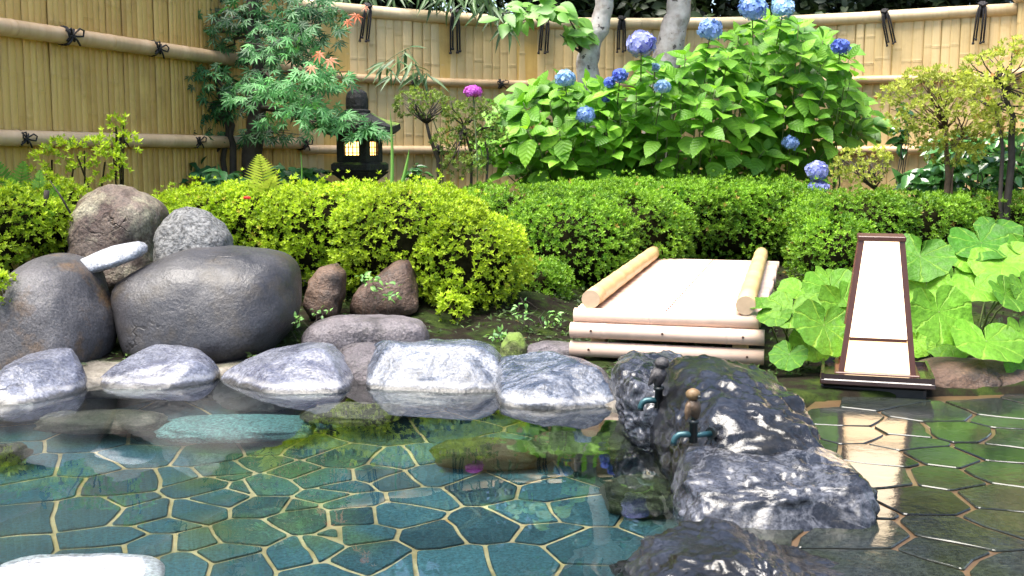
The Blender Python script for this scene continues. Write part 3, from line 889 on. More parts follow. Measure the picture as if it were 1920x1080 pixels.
def path_at(path, s):
    for a, b in zip(path, path[1:]):
        L = (b - a).length
        if s <= L or b is path[-1]:
            return a + (b - a) * (s / L), (b - a).normalized()
        s -= L

def bamboo_tube(path3, r, seed, node_every=0.42):
    """a culm following a polyline, with raised rings"""
    rs = random.Random(seed)
    pts, rad = [], []
    segs = []
    tot = sum((b - a).length for a, b in zip(path3, path3[1:]))
    def at(s):
        for a, b in zip(path3, path3[1:]):
            L = (b - a).length
            if s <= L + 1e-6: return a + (b - a) * min(1, s / L)
            s -= L
        return path3[-1]
    s = 0.0; nxt = rs.uniform(.1, node_every)
    cur = [(0.0, r)]
    while nxt < tot - 0.03:
        cur += [(nxt - .012, r), (nxt - .003, r * 1.06), (nxt, r * .99), (nxt + .004, r * 1.05), (nxt + .014, r)]
        nxt += node_every * rs.uniform(.8, 1.2)
    cur.append((tot, r))
    return tube([at(q[0]) for q in cur], [q[1] for q in cur], 12)

def tie_mesh():
    b = MB()
    rs = random.Random(3)
    for k in range(3):     # wraps round the rail
        x = (k - 1) * 0.009
        b.tube([(x + .004 * math.sin(a * 2), .049 * math.cos(a), .049 * math.sin(a)) for a in np.linspace(0, 2 * math.pi, 13)], .006, 5, False)
    b.tube([(-.03, -.045, -.03), (0, -.058, 0), (.03, -.045, .032)], .008, 5)
    b.tube([(.03, -.045, -.03), (0, -.06, 0), (-.03, -.045, .032)], .008, 5)
    for sgn, sz in ((1, 1.0), (-1, .55)):
        b.tube([(0, -.06, .0), (sgn * .045 * sz, -.075, .035), (sgn * .085 * sz, -.07, .025), (sgn * .075 * sz, -.07, -.005), (sgn * .03 * sz, -.065, -.006), (0, -.06, 0)], .0055, 5, False)
    b.tube([(0, -.06, 0), (-.02, -.065, -.03), (-.045, -.06, -.05)], .006, 5)
    b.tube([(0, -.06, 0), (.03, -.065, -.028), (.055, -.06, -.055)], .006, 5)
    me = make_mesh('rope_tie', np.array(b.V), b.F, True); me.materials.append(M['rope'])
    return me
def hang_mesh():
    b = MB()
    for x, l in ((-.034, .25), (-.018, .22), (.014, .245), (.032, .235)):
        b.tube([(x * .5, -.055, .04), (x * .8, -.065, 0.0), (x, -.06, -.06), (x * 1.1, -.058, -l)], [.008, .008, .0075, .007], 5)
        b.tube([(x * 1.1, -.058, -l - .012), (x * 1.1, -.058, -l + .004)], .011, 6)
    for k in range(3):
        b.tube([((k - 1) * .012, .058 * math.cos(a), .058 * math.sin(a) + .01) for a in np.linspace(0, 2 * math.pi, 13)], .008, 5, False)
    b.tube([(-.03, -.05, .05), (0, -.07, .03), (.03, -.05, .05)], .012, 5)
    me = make_mesh('rope_tie', np.array(b.V), b.F, True); me.materials.append(M['rope'])
    return me
TIE, HANG = tie_mesh(), hang_mesh()

def fence(label, path, wid, m, rails, ztop, zbot, rail_r, ties, seed, coping=None):
    path = [Vector(p) for p in path]
    mid = path_at(path, sum((b - a).length for a, b in zip(path, path[1:])) / 2)[0]
    root = thing('bamboo_fence', label, 'fence', (mid.x, mid.y, zbot(0)))
    tot = sum((b - a).length for a, b in zip(path, path[1:]))
    H = 2.3
    var = [slat_mesh(seed * 31 + k, H, m) for k in range(8)]
    rs = random.Random(seed)
    s = 0.0
    while s < tot:
        w = wid * rs.uniform(.85, 1.15)
        p, t = path_at(path, min(s + w / 2, tot - 1e-4))
        f = (s + w / 2) / tot
        zb, zt = zbot(f), ztop(f)
        ang = math.atan2(t.y, t.x)
        Mx = Matrix.Translation((p.x, p.y, zb)) @ Matrix.Rotation(ang + rs.gauss(0, .012), 4, 'Z') @ Matrix.Rotation(rs.gauss(0, .0025), 4, 'Y') @ Matrix.Diagonal((w * 1.015, 1.0 + rs.uniform(-.2, .4), (zt - zb) / H, 1))
        inst('bamboo_slat', rs.choice(var), Mx, root)
        s += w
    # dark backing boards so that no light shows through the joints
    V, F = [], []
    k = 0
    for q in np.linspace(0, tot, 12):
        p, t = path_at(path, min(q, tot - 1e-4)); nn = Vector((-t.y, t.x))
        for off in (.012, .03):
            for z in (zbot(q / tot), ztop(q / tot) - .01):
                V.append((p.x + nn.x * off, p.y + nn.y * off, z))
    for i in range(11):
        a = i * 4; b = a + 4
        F += [(a, b, b + 1, a + 1), (a + 2, a + 3, b + 3, b + 2), (a + 1, b + 1, b + 3, a + 3)]
    part('backing_board', V, F, M['slat_old'], root, False)
    for zf, rr in rails:
        pts = []
        for q in np.linspace(0, tot, 14):
            p, t = path_at(path, min(q, tot - 1e-4)); nn = Vector((t.y, -t.x))
            pts.append(Vector((p.x + nn.x * (rr + .012), p.y + nn.y * (rr + .012), zf(q / tot))))
        rl = part('rail', *bamboo_tube(pts, rr, seed + int(zf(0) * 100)), M['rail'], root)
    if coping:
        pts = []
        for q in np.linspace(0, tot, 14):
            p, t = path_at(path, min(q, tot - 1e-4))
            pts.append(Vector((p.x, p.y, ztop(q / tot))))
        part('coping', *bamboo_tube(pts, coping, seed + 9, .7), M['coping'], root)
    for kind, px, zf, rr in ties:
        # find the place along the path seen at that picture column
        best = min(np.linspace(0, tot - 1e-3, 400), key=lambda q: abs(path_at(path, q)[0].x * FPX / (path_at(path, q)[0].y * cp) + 960 - px))
        p, t = path_at(path, best); nn = Vector((t.y, -t.x))
        ang = math.atan2(t.y, t.x)
        sc = rr / .045
        z = zf(best / tot)
        off = rr + .012 if kind == 'tie' else 0.0
        inst('rope_tie', TIE if kind == 'tie' else HANG, Matrix.Translation((p.x + nn.x * off, p.y + nn.y * off, z)) @ Matrix.Rotation(ang, 4, 'Z') @ Matrix.Rotation(rs.gauss(0, .12), 4, 'Y') @ Matrix.Scale(sc * rs.uniform(.9, 1.15), 4), root)
    return root

c0 = Vector((-2.9, 6.36)); cdv = Vector((.45, 1.42))
LP = [c0 - cdv * 1.2, c0 + cdv * 2.36]
lz = lambda a, b: (lambda f: a + (b - a) * f)
r1 = lz(1.68, 1.67); r2 = lz(1.07, 1.05); r3 = lz(.52, .46)
fence('older golden bamboo fence receding along the left side of the garden', LP, .056, M['slat_old'], [(r1, .05), (r2, .046), (r3, .046)], lz(2.42, 2.28), lz(.3, .33), .045,
      [('tie', 115, r1, .045), ('tie', 280, r1, .045), ('tie', 22, r2, .042), ('tie', 205, r2, .042), ('tie', 350, r2, .042), ('tie', 552, r2, .042)], 1, coping=.05)
MP = [LP[1], Vector((-1.52, 10.0)), Vector((-.6, 10.45)), Vector((.2, 10.7)), Vector((1.49, 10.78)), Vector((2.75, 10.68)), Vector((3.67, 10.4)), Vector((4.45, 10.1))]
s1 = lambda f: 1.635 - .035 * math.sin(math.pi * min(1, f * 1.3)) ; s2 = lambda f: 1.0 - .012 * math.sin(math.pi * f); s3 = lambda f: .43
ztop = lambda f: 2.225 - .055 * math.sin(math.pi * min(1.0, f * 1.05))
fence('pale bamboo fence curving along the back of the garden', MP, .084, M['slat'], [(s1, .038), (s2, .038), (s3, .038)], ztop, lambda f: .33, .038,
      [('tie', 772, s1, .038), ('tie', 935, s1, .038), ('tie', 1860, s1, .038), ('tie', 640, s2, .038), ('tie', 815, s2, .038)] +
      [('hang', x, ztop, .05) for x in (690, 852, 1022, 1160, 1650, 1828)], 2, coping=.055)
RP = [Vector((4.45, 10.08)), Vector((4.55, 8.6)), Vector((4.6, 7.2))]
fence('short bamboo fence return at the top right corner coming forward', RP, .084, M['slat'], [(lambda f: 1.66, .038), (lambda f: 1.02, .038)], lambda f: 2.33 + .05 * f, lambda f: .33, .038, [], 3, coping=.06)

# ------------------------------------------------------------------ stone lantern
def stone_lantern():
    Y = 8.3
    b = P(676, 372, Y); k = Y / FPX
    base = Vector((b.x, Y, .42))
    t = thing('stone_lantern', 'dark mossy stone garden lantern with a lit firebox behind the hedge', 'lantern', base)
    zz = lambda py: P(676, py, Y).z
    rot = R(-22)
    Mz = Matrix.Rotation(rot, 3, 'Z')
    m = M['lantern_stone']
    mb = MB(); mb.add(*lathe((b.x, Y, 0), [(.15, .36), (.15, .52), (.12, .56), (.11, zz(345)), (.14, zz(335))], 10)); mb.build('pedestal', m, t, False)
    mb = MB()
    V, F = frustum((b.x, Y, 0), .10, zz(338), .16, zz(322), rot); mb.add(V, F)
    mb.add(*box((b.x, Y, (zz(322) + zz(304)) / 2), (.16, .16, (zz(304) - zz(322)) / 2 - .001), Mz, .015))
    mb.build('platform', m, t, False)
    # firebox: four corner posts, sills and lintels leave a window in each face
    z0, z1 = zz(304), zz(254); a = .122
    mb = MB()
    for x in (-1, 1):
        for y in (-1, 1):
            c = Mz @ Vector((x * (a - .03), y * (a - .03), 0))
            mb.box((b.x + c.x, Y + c.y, (z0 + z1) / 2), (.032, .032, (z1 - z0) / 2), Mz, .004)
    for zc, h in ((z0 + .026, .025), (z1 - .024, .023)):
        mb.box((b.x, Y, zc), (a - .004, a - .004, h), Mz)
    fb = mb.build('firebox', m, t, False)
    # lit paper and lattice in each window
    for q in range(4):
        Mq = Mz @ Matrix.Rotation(q * math.pi / 2, 3, 'Z')
        c = Mq @ Vector((0, -(a - .028), 0))
        part('window_pane', *box((b.x + c.x, Y + c.y, (z0 + z1) / 2 + .002), (a - .06, .003, (z1 - z0) / 2 - .047), Mq), M['lantern_glow'], t, False)
        mb = MB()
        for x in (-.035, 0, .035):
            c = Mq @ Vector((x, -(a - .02), 0)); mb.box((b.x + c.x, Y + c.y, (z0 + z1) / 2), (.003, .003, (z1 - z0) / 2 - .045), Mq)
        for z in (-.03, .012):
            c = Mq @ Vector((0, -(a - .014), 0)); mb.box((b.x + c.x, Y + c.y, (z0 + z1) / 2 + z), (a - .06, .0025, .003), Mq)
        mb.build('lattice', M['lamp_wood'], t, False)
    # roof: hipped square with upturned rim
    mb = MB(); V, F = [], []
    n = 24
    zr = zz(254)
    prof = [(.15, 0.0), (.238, .004), (.252, .02), (.248, .062), (.185, .105), (.115, .14), (.08, .165)]
    for r_, z in prof:
        for j in range(n):
            an = 2 * math.pi * j / n + rot
            loc = an - rot
            sq = 1 / max(abs(math.cos(loc)), abs(math.sin(loc)))
            rr = r_ * (1 + (sq - 1) * .62)
            lift = .03 * (sq - 1) / .41 * (1 if r_ > .21 else 0) + .008 * noise.noise((an * 2, r_ * 9, z * 9))
            V.append((b.x + rr * math.cos(an), Y + rr * math.sin(an), zr + z + lift))
    for i in range(len(prof) - 1):
        for j in range(n):
            j2 = (j + 1) % n
            F.append((i * n + j, i * n + j2, (i + 1) * n + j2, (i + 1) * n + j))
    F.append(tuple(range(n - 1, -1, -1))); F.append(tuple((len(prof) - 1) * n + j for j in range(n)))
    mb.add(V, F); mb.build('roof', m, t, False)
    zf = zr + .15
    ft = zz(168)
    mb = MB()
    mb.add(*lathe((b.x - .015, Y, 0), [(.095, zf), (.10, zf + .03), (.062, zf + .05), (.055, zz(216)), (.078, zz(211)), (.083, zz(200)), (.082, zz(184)), (.072, zz(174)), (.04, ft)], 12))
    mb.build('finial', m, t, False)
stone_lantern()

# ------------------------------------------------------------------ bamboo platform
def platform():
    t = thing('bamboo_platform', 'low bamboo pole platform with two raised side poles below the hedge', 'platform', PL_O)
    rD = .036
    def pt(a, b, z): return PL_O + PU * a + PV * b + Vector((0, 0, z))
    def pole(name, p, q, r, m, nodes, n=14, seed=0):
        o = part(name, *bamboo_tube([p, q], r, seed, nodes), m, t)
        return o
    # two front poles and the deck
    z_low, z_up, r = .036, .124, .037
    front = []
    for i, z in enumerate((z_low, z_up)):
        o = pole('front_pole', pt(-.012, -.005, z), pt(PL_W + .012, -.005, z), r, M['platform'], .5, seed=i)
        for a in ((.09, .42, .78) if i else (.08, .45, .8)):
            part('screw', *tube([pt(a, -.005 - r + .001, z + .004), pt(a, -.005 - r - .004, z + .004)], .0055, 8), M['screw'], o, False)
    z_deck = .19
    nb = int(PL_L / (2 * rD * .985))
    first = None
    for i in range(nb):
        b = .02 + rD * 1.97 * i
        j = random.uniform(-.012, .012)
        o = pole('deck_pole', pt(.008 + j, b, z_deck), pt(PL_W - .008 + j, b, z_deck), rD * random.uniform(.97, 1.0), M['platform'], .55, seed=i + 10)
        part('screw', *tube([pt(.43, b, z_deck + rD - .002), pt(.43, b, z_deck + rD + .0025)], .005, 6), M['screw'], o, False)
    # carcass: long bearers and feet
    for a in (.10, .43, PL_W - .10):
        part('bearer', *box(pt(a, PL_L / 2, .125), (.025, PL_L / 2 - .04, .027), Matrix.Rotation(-PL_A, 3, 'Z'), .004), M['platform_pole'], t, False)
    for a in (.1, PL_W - .1):
        for b in (.12, PL_L / 2, PL_L - .15):
            part('foot', *box(pt(a, b, .04), (.035, .035, .057), Matrix.Rotation(-PL_A, 3, 'Z'), .004), M['platform_pole'], t, False)
    # raised side poles
    rp = .044
    for a0, a1, b0, seed in ((.075, .03, .03, 4), (PL_W - .075, PL_W - .12, .0, 5)):
        p, q = pt(a0, b0, z_deck + rD + rp - .004), pt(a1, PL_L - .03, z_deck + rD + rp - .004)
        o = pole('side_pole', p, q, rp, M['platform_pole'], .38, seed=seed)
        d = (q - p).normalized()
        part('pole_end', *tube([p - d * .003, p + d * .001], rp * .985, 16), M['pole_end'], o, False)
platform()

# ------------------------------------------------------------------ paper floor lamp
def paper_lamp():
    Y = 4.62
    c = P(1641, 712, Y)
    slab_f = 4.37
    # stone slab under it
    V, F = box((c.x - .005, Y + .03, .004), (.205, .19, .044), Matrix.Rotation(R(-16), 3, 'Z'), .012)
    s = part('stone_slab', V, F, M['lamp_plinth'], None, False)
    tag(s, 'black wet stone slab under the glowing paper lamp', 'stone slab')
    zb = .0485
    t = thing('paper_lamp', 'tall tapered wooden floor lamp with glowing white paper sides', 'lamp', (c.x, Y, zb))
    rot = Matrix.Rotation(R(-16), 3, 'Z')
    def W(x, y, z): return Vector((c.x, Y, zb)) + rot @ Vector((x, y, z))
    k = Y / FPX
    part('tray', *box(W(0, 0, .012), (.222, .2, .0115), rot, .004), M['lamp_base'], t, False)
    mb = MB()
    for x in (-1, 1):
        mb.box(W(x * .212, 0, .036), (.006, .2, .012), rot)
    for y in (-1, 1):
        mb.box(W(0, y * .19, .034), (.2055, .006, .010), rot)
    mb.build('tray_rim', M['lamp_base'], t, False)
    a0, a1, z0, z1 = .153, .088, .0245, P(1650, 441, Y).z - zb
    mb = MB(); mb.box(W(0, 0, z0 + .012), (a0 + .012, a0 + .012, .0115), rot, .003); mb.build('bottom_frame', M['lamp_wood'], t, False)
    mb = MB(); mb.box(W(0, 0, z1 - .009), (a1 + .006, a1 + .006, .0105), rot, .003); mb.build('top_frame', M['lamp_wood'], t, False)
    def hw(z): return a0 + (a1 - a0) * (z - z0) / (z1 - z0)
    for x in (-1, 1):
        for y in (-1, 1):
            V, F = [], []
            for z in (z0 + .0235, z1 - .0195):
                h = hw(z); b = .0115
                cx, cy = x * (h - b), y * (h - b)
                for dx, dy in ((-b, -b), (b, -b), (b, b), (-b, b)): V.append(W(cx + dx, cy + dy, z))
            F = [(3, 2, 1, 0), (4, 5, 6, 7), (0, 1, 5, 4), (1, 2, 6, 5), (2, 3, 7, 6), (3, 0, 4, 7)]
            part('corner_post', V, F, M['lamp_wood'], t, False)
    zc = P(1641, 638, Y - .13).z - zb
    for q in range(4):
        rq = Matrix.Rotation(q * math.pi / 2, 3, 'Z')
        def face(za, zb_, dep):
            V = []
            for z, off in ((za, 0), (zb_, 0)):
                h = hw(z) - dep
                for x in (-1, 1): V.append(W(*(rq @ Vector((x * (hw(z) - .02), -h, z)))))
            for z in (za, zb_):
                h = hw(z) - dep - .003
                for x in (-1, 1): V.append(W(*(rq @ Vector((x * (hw(z) - .02), -h, z)))))
            return V, [(0, 1, 3, 2), (4, 6, 7, 5), (0, 4, 5, 1), (2, 3, 7, 6), (0, 2, 6, 4), (1, 5, 7, 3)]
        part('paper_panel', *face(zc + .007, z1 - .018, .014), M['paper'], t, False)
        part('paper_panel', *face(z0 + .022, zc - .007, .014), M['paper_low'], t, False)
        V, F = face(zc - .0065, zc + .0065, .004)
        part('crossbar', *box(W(*(rq @ Vector((0, -(hw(zc) - .012), zc)))), (hw(zc) - .024, .006, .0065), rot @ rq), M['lamp_wood'], t, False)
paper_lamp()

# ------------------------------------------------------------------ taps with sparrow handles
def blob(c, r, seed=0, squash=(1, 1, 1), tail=None, M3=None, amp=.08):
    V, F = ico(3)
    Q = []
    for v in V:
        d = 1 + amp * fbm((v[0] * 3 + seed, v[1] * 3, v[2] * 3), 2)
        p = Vector((v[0] * squash[0] * r * d, v[1] * squash[1] * r * d, v[2] * squash[2] * r * d))
        if tail and v[2] < 0:
            f = v[2] * v[2]
            p += Vector(tail) * f
            p.x *= 1 - .45 * f; p.y *= 1 - .45 * f
        if M3: p = M3 @ p
        Q.append(Vector(c) + p)
    return Q, [tuple(f) for f in F]

def rock_y(label, px, py):
    o = ROCKS[label]
    co = [v.co + o.location for v in o.data.vertices]
    bv = BVHTree.FromPolygons(co, [tuple(p.vertices) for p in o.data.polygons])
    h = bv.ray_cast(Vector((0, 0, CAM_H)), ray(px, py).normalized())
    return h[0].y if h[0] else None

def tap(label, cpx, Y, flange_dx, bird_mats, lean, mir=1.0, sc=1.0):
    k = Y / FPX
    c = P(cpx[0], cpx[1], Y)
    t = thing('water_tap', label, 'tap', c)
    S = lambda dx, dy, dz=0.0: c + Vector((dx * k * sc, dz, -dy * k * sc))
    # valve body and the pipe to the rock
    mb = MB()
    mb.tube([S(0, -30), S(0, -24), S(0, -23), S(0, 14)], [10 * k, 10 * k, 7.5 * k, 8.5 * k], 12)
    mb.build('valve_body', M['dark_metal'], t)
    part('pipe', *tube([S(4, 0), S(flange_dx, 0, .02)], 5.5 * k, 10), M['patina'], t)
    part('flange', *tube([S(flange_dx - 1, 0, .02), S(flange_dx + 5, 0, .03)], [12 * k, 11 * k], 14), M['dark_metal'], t, False)
    sp_ = part('spout', *tube([S(-4, -1), S(-16, -2), S(-27, -1), S(-34, 4), S(-37, 11), S(-38, 18)], [6 * k, 6 * k, 6 * k, 6 * k, 6 * k, 5.6 * k], 12), M['patina'], t)
    part('nozzle', *tube([S(-38, 17), S(-38.2, 20)], [6.8 * k, 6.6 * k], 12), M['dark_metal'], t, False)
    # sparrow handle: neck, body, wing, head, beak
    part('handle_stem', *tube([S(0, -42), S(0, -29)], 5 * k, 10), M['dark_metal'], t)
    Ml = Matrix.Rotation(lean, 3, 'Y')
    bd = part('bird_body', *blob(S(2 * mir, -54), 16 * k, 1, (.95, .9, 1.15), tail=(-.02 * mir, .0, -.008), M3=Ml), bird_mats[0], t)
    part('wing', *blob(S(11 * mir, -52, -.012), 11 * k, 3, (.7, .5, 1.25), tail=(-.008, 0, -.012), M3=Ml, amp=.15), bird_mats[1], bd)
    hd = part('bird_head', *blob(S(3 * mir + math.sin(lean) * 20, -80), 13.5 * k, 5, (1.05, 1.0, .88)), bird_mats[2], t)
    part('beak', *tube([S(3 * mir - 9 * mir, -78, -.018), S(3 * mir - 15 * mir, -76, -.024)], [4 * k, .6 * k], 6), M['dark_metal'], hd)
tap('nearer tap with a brown sparrow handle on the black wet rock', (1300, 816), (rock_y('biggest black wet rock carrying the nearer tap', 1338, 816) or 3.45) - .035, 36, (M['bird_brown'], M['bird_brown'], M['bird_cap']), 0.05, -1.0)
tap('farther tap with a grey sparrow handle on the tall wet grey rock', (1235, 752), (rock_y('tall wet grey rock carrying the farther tap, left of the biggest black rock', 1255, 752) or 3.85) - .035, 26, (M['bird_grey'], M['bird_grey'], M['bird_grey']), 0.45, -1.0, .92)

# ------------------------------------------------------------------ leaves
def nrm(a): return a / (np.linalg.norm(a, axis=-1, keepdims=True) + 1e-9)
def frames(nv, fv):
    n = nrm(nv); x = nrm(np.cross(fv, n)); f = np.cross(n, x)
    return np.stack([x, f, n], -1)

def cloud(name, tv, tf, pos, Rm, size, rnd, m, parent, kind='stuff'):
    tv = np.asarray(tv, float); tf = np.asarray(tf)
    n, k = len(pos), len(tv)
    V = np.einsum('nij,kj->nki', Rm, tv) * size[:, None, None] + pos[:, None]
    F = (tf[None] + (np.arange(n) * k)[:, None, None]).reshape(-1, tf.shape[1])
    return part(name, V.reshape(-1, 3), F, m, parent, False, np.repeat(rnd, k), kind)

def ovate(w=.33, droop=.22, fold=.08, secs=((0, .02), (.12, .62), (.32, 1.0), (.55, .92), (.78, .52), (1, .0)), serr=.0):
    V, F = [], []
    for i, (t, h) in enumerate(secs):
        z = -droop * t * t
        s = serr * (1 if i % 2 else -1)
        V += [(-w * (h + s * (0 < t < 1)), t, z + fold * h), (0, t, z), (w * (h + s * (0 < t < 1)), t, z + fold * h)]
    for i in range(len(secs) - 1):
        a = i * 3
        F += [(a, a + 1, a + 4, a + 3), (a + 1, a + 2, a + 5, a + 4)]
    return np.array(V), np.array(F)
RH = (np.array([(0, 0, 0), (-.2, .5, .04), (0, 1, -.06), (.2, .5, .04)]), np.array([(0, 3, 2), (0, 2, 1)]))
def rosette(n=6, tilt=38, w=.19):
    V, F = [], []
    for k in range(n):
        a = 2 * math.pi * k / n + .3 * (k % 2)
        tl = R(tilt + (22 if k % 2 else -8))
        L = 1.0 if k % 2 else .8
        for x, y, z in ((0, .02, 0), (-w, .5, .05), (0, 1, -.05), (w, .5, .05)):
            y *= L
            yy = y * math.cos(tl) - z * math.sin(tl); zz = y * math.sin(tl) + z * math.cos(tl)
            V.append((x * math.cos(a) - yy * math.sin(a), x * math.sin(a) + yy * math.cos(a), zz))
        F += [(k * 4, k * 4 + 3, k * 4 + 2), (k * 4, k * 4 + 2, k * 4 + 1)]
    return np.array(V), np.array(F)
ROS = rosette()
def maple_leaf(droop=.25):
    V, F = [], []
    for k, (an, L) in enumerate(zip((-128, -85, -42, 0, 42, 85, 128), (.42, .74, .93, 1.0, .93, .74, .42))):
        a = R(an); w = .115 * (L ** .5)
        for x, y in ((0, 0), (-w, L * .42), (0, L), (w, L * .42)):
            V.append((x * math.cos(a) + y * math.sin(a), -x * math.sin(a) + y * math.cos(a), -droop * y * y + (.03 if x else 0)))
        F += [(k * 4, k * 4 + 3, k * 4 + 2), (k * 4, k * 4 + 2, k * 4 + 1)]
    return np.array(V), np.array(F)

def ell_points(ells, dens, lump=.045, lumpk=7.0, below=.35, depth=.32, box=1.0):
    """points and normals on the union of ellipsoids (c, r)"""
    PP, NN = [], []
    for c, r in ells:
        c = np.array(c); r = np.array(r)
        area = 4 * math.pi * ((r[0] * r[1]) ** 1.6 / 3 + (r[0] * r[2]) ** 1.6 / 3 + (r[1] * r[2]) ** 1.6 / 3) ** (1 / 1.6)
        n = int(area * dens)
        d = nrm(RNG.normal(size=(n, 3)))
        keep = (d[:, 2] > -.25) | (RNG.random(n) < below)
        keep &= (d[:, 1] < .45) | (RNG.random(n) < .35)
        d = d[keep]
        d = np.sign(d) * np.abs(d) ** box
        q = c + d * r * (1 - depth * RNG.random(len(d))[:, None] ** 2.2)
        nn = nrm(d / r)
        for c2, r2 in ells:
            if c2 is not c and not (np.array_equal(c2, c) and np.array_equal(r2, r)):
                ins = (((q - np.array(c2)) / np.array(r2)) ** 2).sum(1) < .80
                q, nn = q[~ins], nn[~ins]
        PP.append(q); NN.append(nn)
    q, nn = np.concatenate(PP), np.concatenate(NN)
    ds = np.array([noise.noise(tuple(p * lumpk)) + .5 * noise.noise(tuple(p * lumpk * 2.3)) for p in q])
    return q + nn * (ds * lump)[:, None], nn, ds

def E3(px, py, Y, rx, ry, rd):
    """ellipsoid from its picture centre, picture radii and its depth radius in metres"""
    k = Y / FPX
    return (tuple(P(px, py, Y)), (rx * k, rd, ry * k))

def hedge(label, ells, mat, dens=1800, size=.030, name='azalea_hedge', cat='hedge', core=.70, lump=.05, shoots=.05, box=.74):
    cs = np.array([e[0] for e in ells])
    b = Vector((cs[:, 0].mean(), cs[:, 1].mean(), 0)); b.z = gz(b.x, b.y)
    t = thing(name, label, cat, b)
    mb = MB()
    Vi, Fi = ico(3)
    for c, r in (ells if core > .6 else []):  # solid dark blobs: shade inside the hedge painted as colour, not real twigs
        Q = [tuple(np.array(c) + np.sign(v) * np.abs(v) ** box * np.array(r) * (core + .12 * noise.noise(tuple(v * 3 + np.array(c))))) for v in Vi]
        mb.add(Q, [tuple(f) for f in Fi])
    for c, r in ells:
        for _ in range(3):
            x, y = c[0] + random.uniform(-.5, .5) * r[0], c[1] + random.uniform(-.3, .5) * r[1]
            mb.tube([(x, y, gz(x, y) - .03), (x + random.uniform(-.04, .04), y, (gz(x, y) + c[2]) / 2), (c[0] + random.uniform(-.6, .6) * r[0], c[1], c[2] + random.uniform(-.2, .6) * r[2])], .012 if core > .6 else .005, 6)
    mb.build('branches_and_shade_core', M['twig_and_shade_core'], t)
    q, nn, ds = ell_points(ells, dens, lump, box=box)
    n = len(q)
    sh = RNG.random(n) < shoots
    q = q + np.where(sh, RNG.random(n) ** 2 * .09, 0)[:, None] * np.array([0, -.2, 1])
    nv = nrm(nn + np.array([0, -.1, .55]) + RNG.normal(size=(n, 3)) * .38)
    Rm = frames(nv, RNG.normal(size=(n, 3)))
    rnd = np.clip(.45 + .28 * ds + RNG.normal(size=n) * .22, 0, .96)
    rnd = np.where(RNG.random(n) < .008, 1.0, rnd)
    cloud('foliage', ROS[0], ROS[1], q, Rm, size * RNG.uniform(.7, 1.3, n), rnd, M[mat], t)
    return t

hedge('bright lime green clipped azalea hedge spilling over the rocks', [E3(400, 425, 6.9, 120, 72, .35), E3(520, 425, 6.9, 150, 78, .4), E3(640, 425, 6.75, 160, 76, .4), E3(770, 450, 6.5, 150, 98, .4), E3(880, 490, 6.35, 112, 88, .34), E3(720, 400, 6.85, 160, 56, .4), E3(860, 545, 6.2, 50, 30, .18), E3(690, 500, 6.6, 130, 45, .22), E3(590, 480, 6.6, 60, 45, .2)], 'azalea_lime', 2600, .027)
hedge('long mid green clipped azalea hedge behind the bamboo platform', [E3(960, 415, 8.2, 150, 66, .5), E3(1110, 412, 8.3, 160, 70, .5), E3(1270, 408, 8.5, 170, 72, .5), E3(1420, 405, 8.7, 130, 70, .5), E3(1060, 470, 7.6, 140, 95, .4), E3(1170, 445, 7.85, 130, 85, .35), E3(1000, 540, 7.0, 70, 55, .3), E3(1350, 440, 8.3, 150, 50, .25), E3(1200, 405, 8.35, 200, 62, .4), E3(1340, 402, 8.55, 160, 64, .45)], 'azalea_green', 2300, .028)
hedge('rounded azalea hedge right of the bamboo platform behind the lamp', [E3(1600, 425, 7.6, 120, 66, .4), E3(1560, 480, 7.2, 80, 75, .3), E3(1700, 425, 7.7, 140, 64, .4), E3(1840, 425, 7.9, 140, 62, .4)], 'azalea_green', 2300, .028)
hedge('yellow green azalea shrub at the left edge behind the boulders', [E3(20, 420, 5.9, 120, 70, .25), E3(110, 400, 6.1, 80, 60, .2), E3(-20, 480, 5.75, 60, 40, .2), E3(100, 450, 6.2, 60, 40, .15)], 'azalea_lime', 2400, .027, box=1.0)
hedge('small azalea tuft with lime leaves at the left picture border', [E3(2, 540, 4.98, 20, 26, .08)], 'azalea_lime', 2600, .026, core=.5)
hedge('leggy yellow green azalea shrub in front of the golden fence', [E3(160, 300, 6.35, 75, 42, .15), E3(215, 275, 6.4, 38, 22, .1), E3(110, 310, 6.3, 45, 35, .12), E3(225, 240, 6.4, 16, 22, .06)], 'azalea_lime', 700, .034, name='azalea_shrub', cat='shrub', core=.35)
hedge('tiny azalea sprig hanging below the lime green hedge', [E3(853, 580, 5.95, 24, 26, .07)], 'azalea_lime', 2000, .03, name='azalea_sprig', cat='shrub', core=.4)

# small azalea trees
def limb_path(a, b, wig=.03, n=5, seed=0):
    rs = random.Random(seed)
    a, b = Vector(a), Vector(b)
    return [a + (b - a) * (i / (n - 1)) + Vector((rs.gauss(0, wig), rs.gauss(0, wig), 0)) * (1 if 0 < i < n - 1 else 0) for i in range(n)]

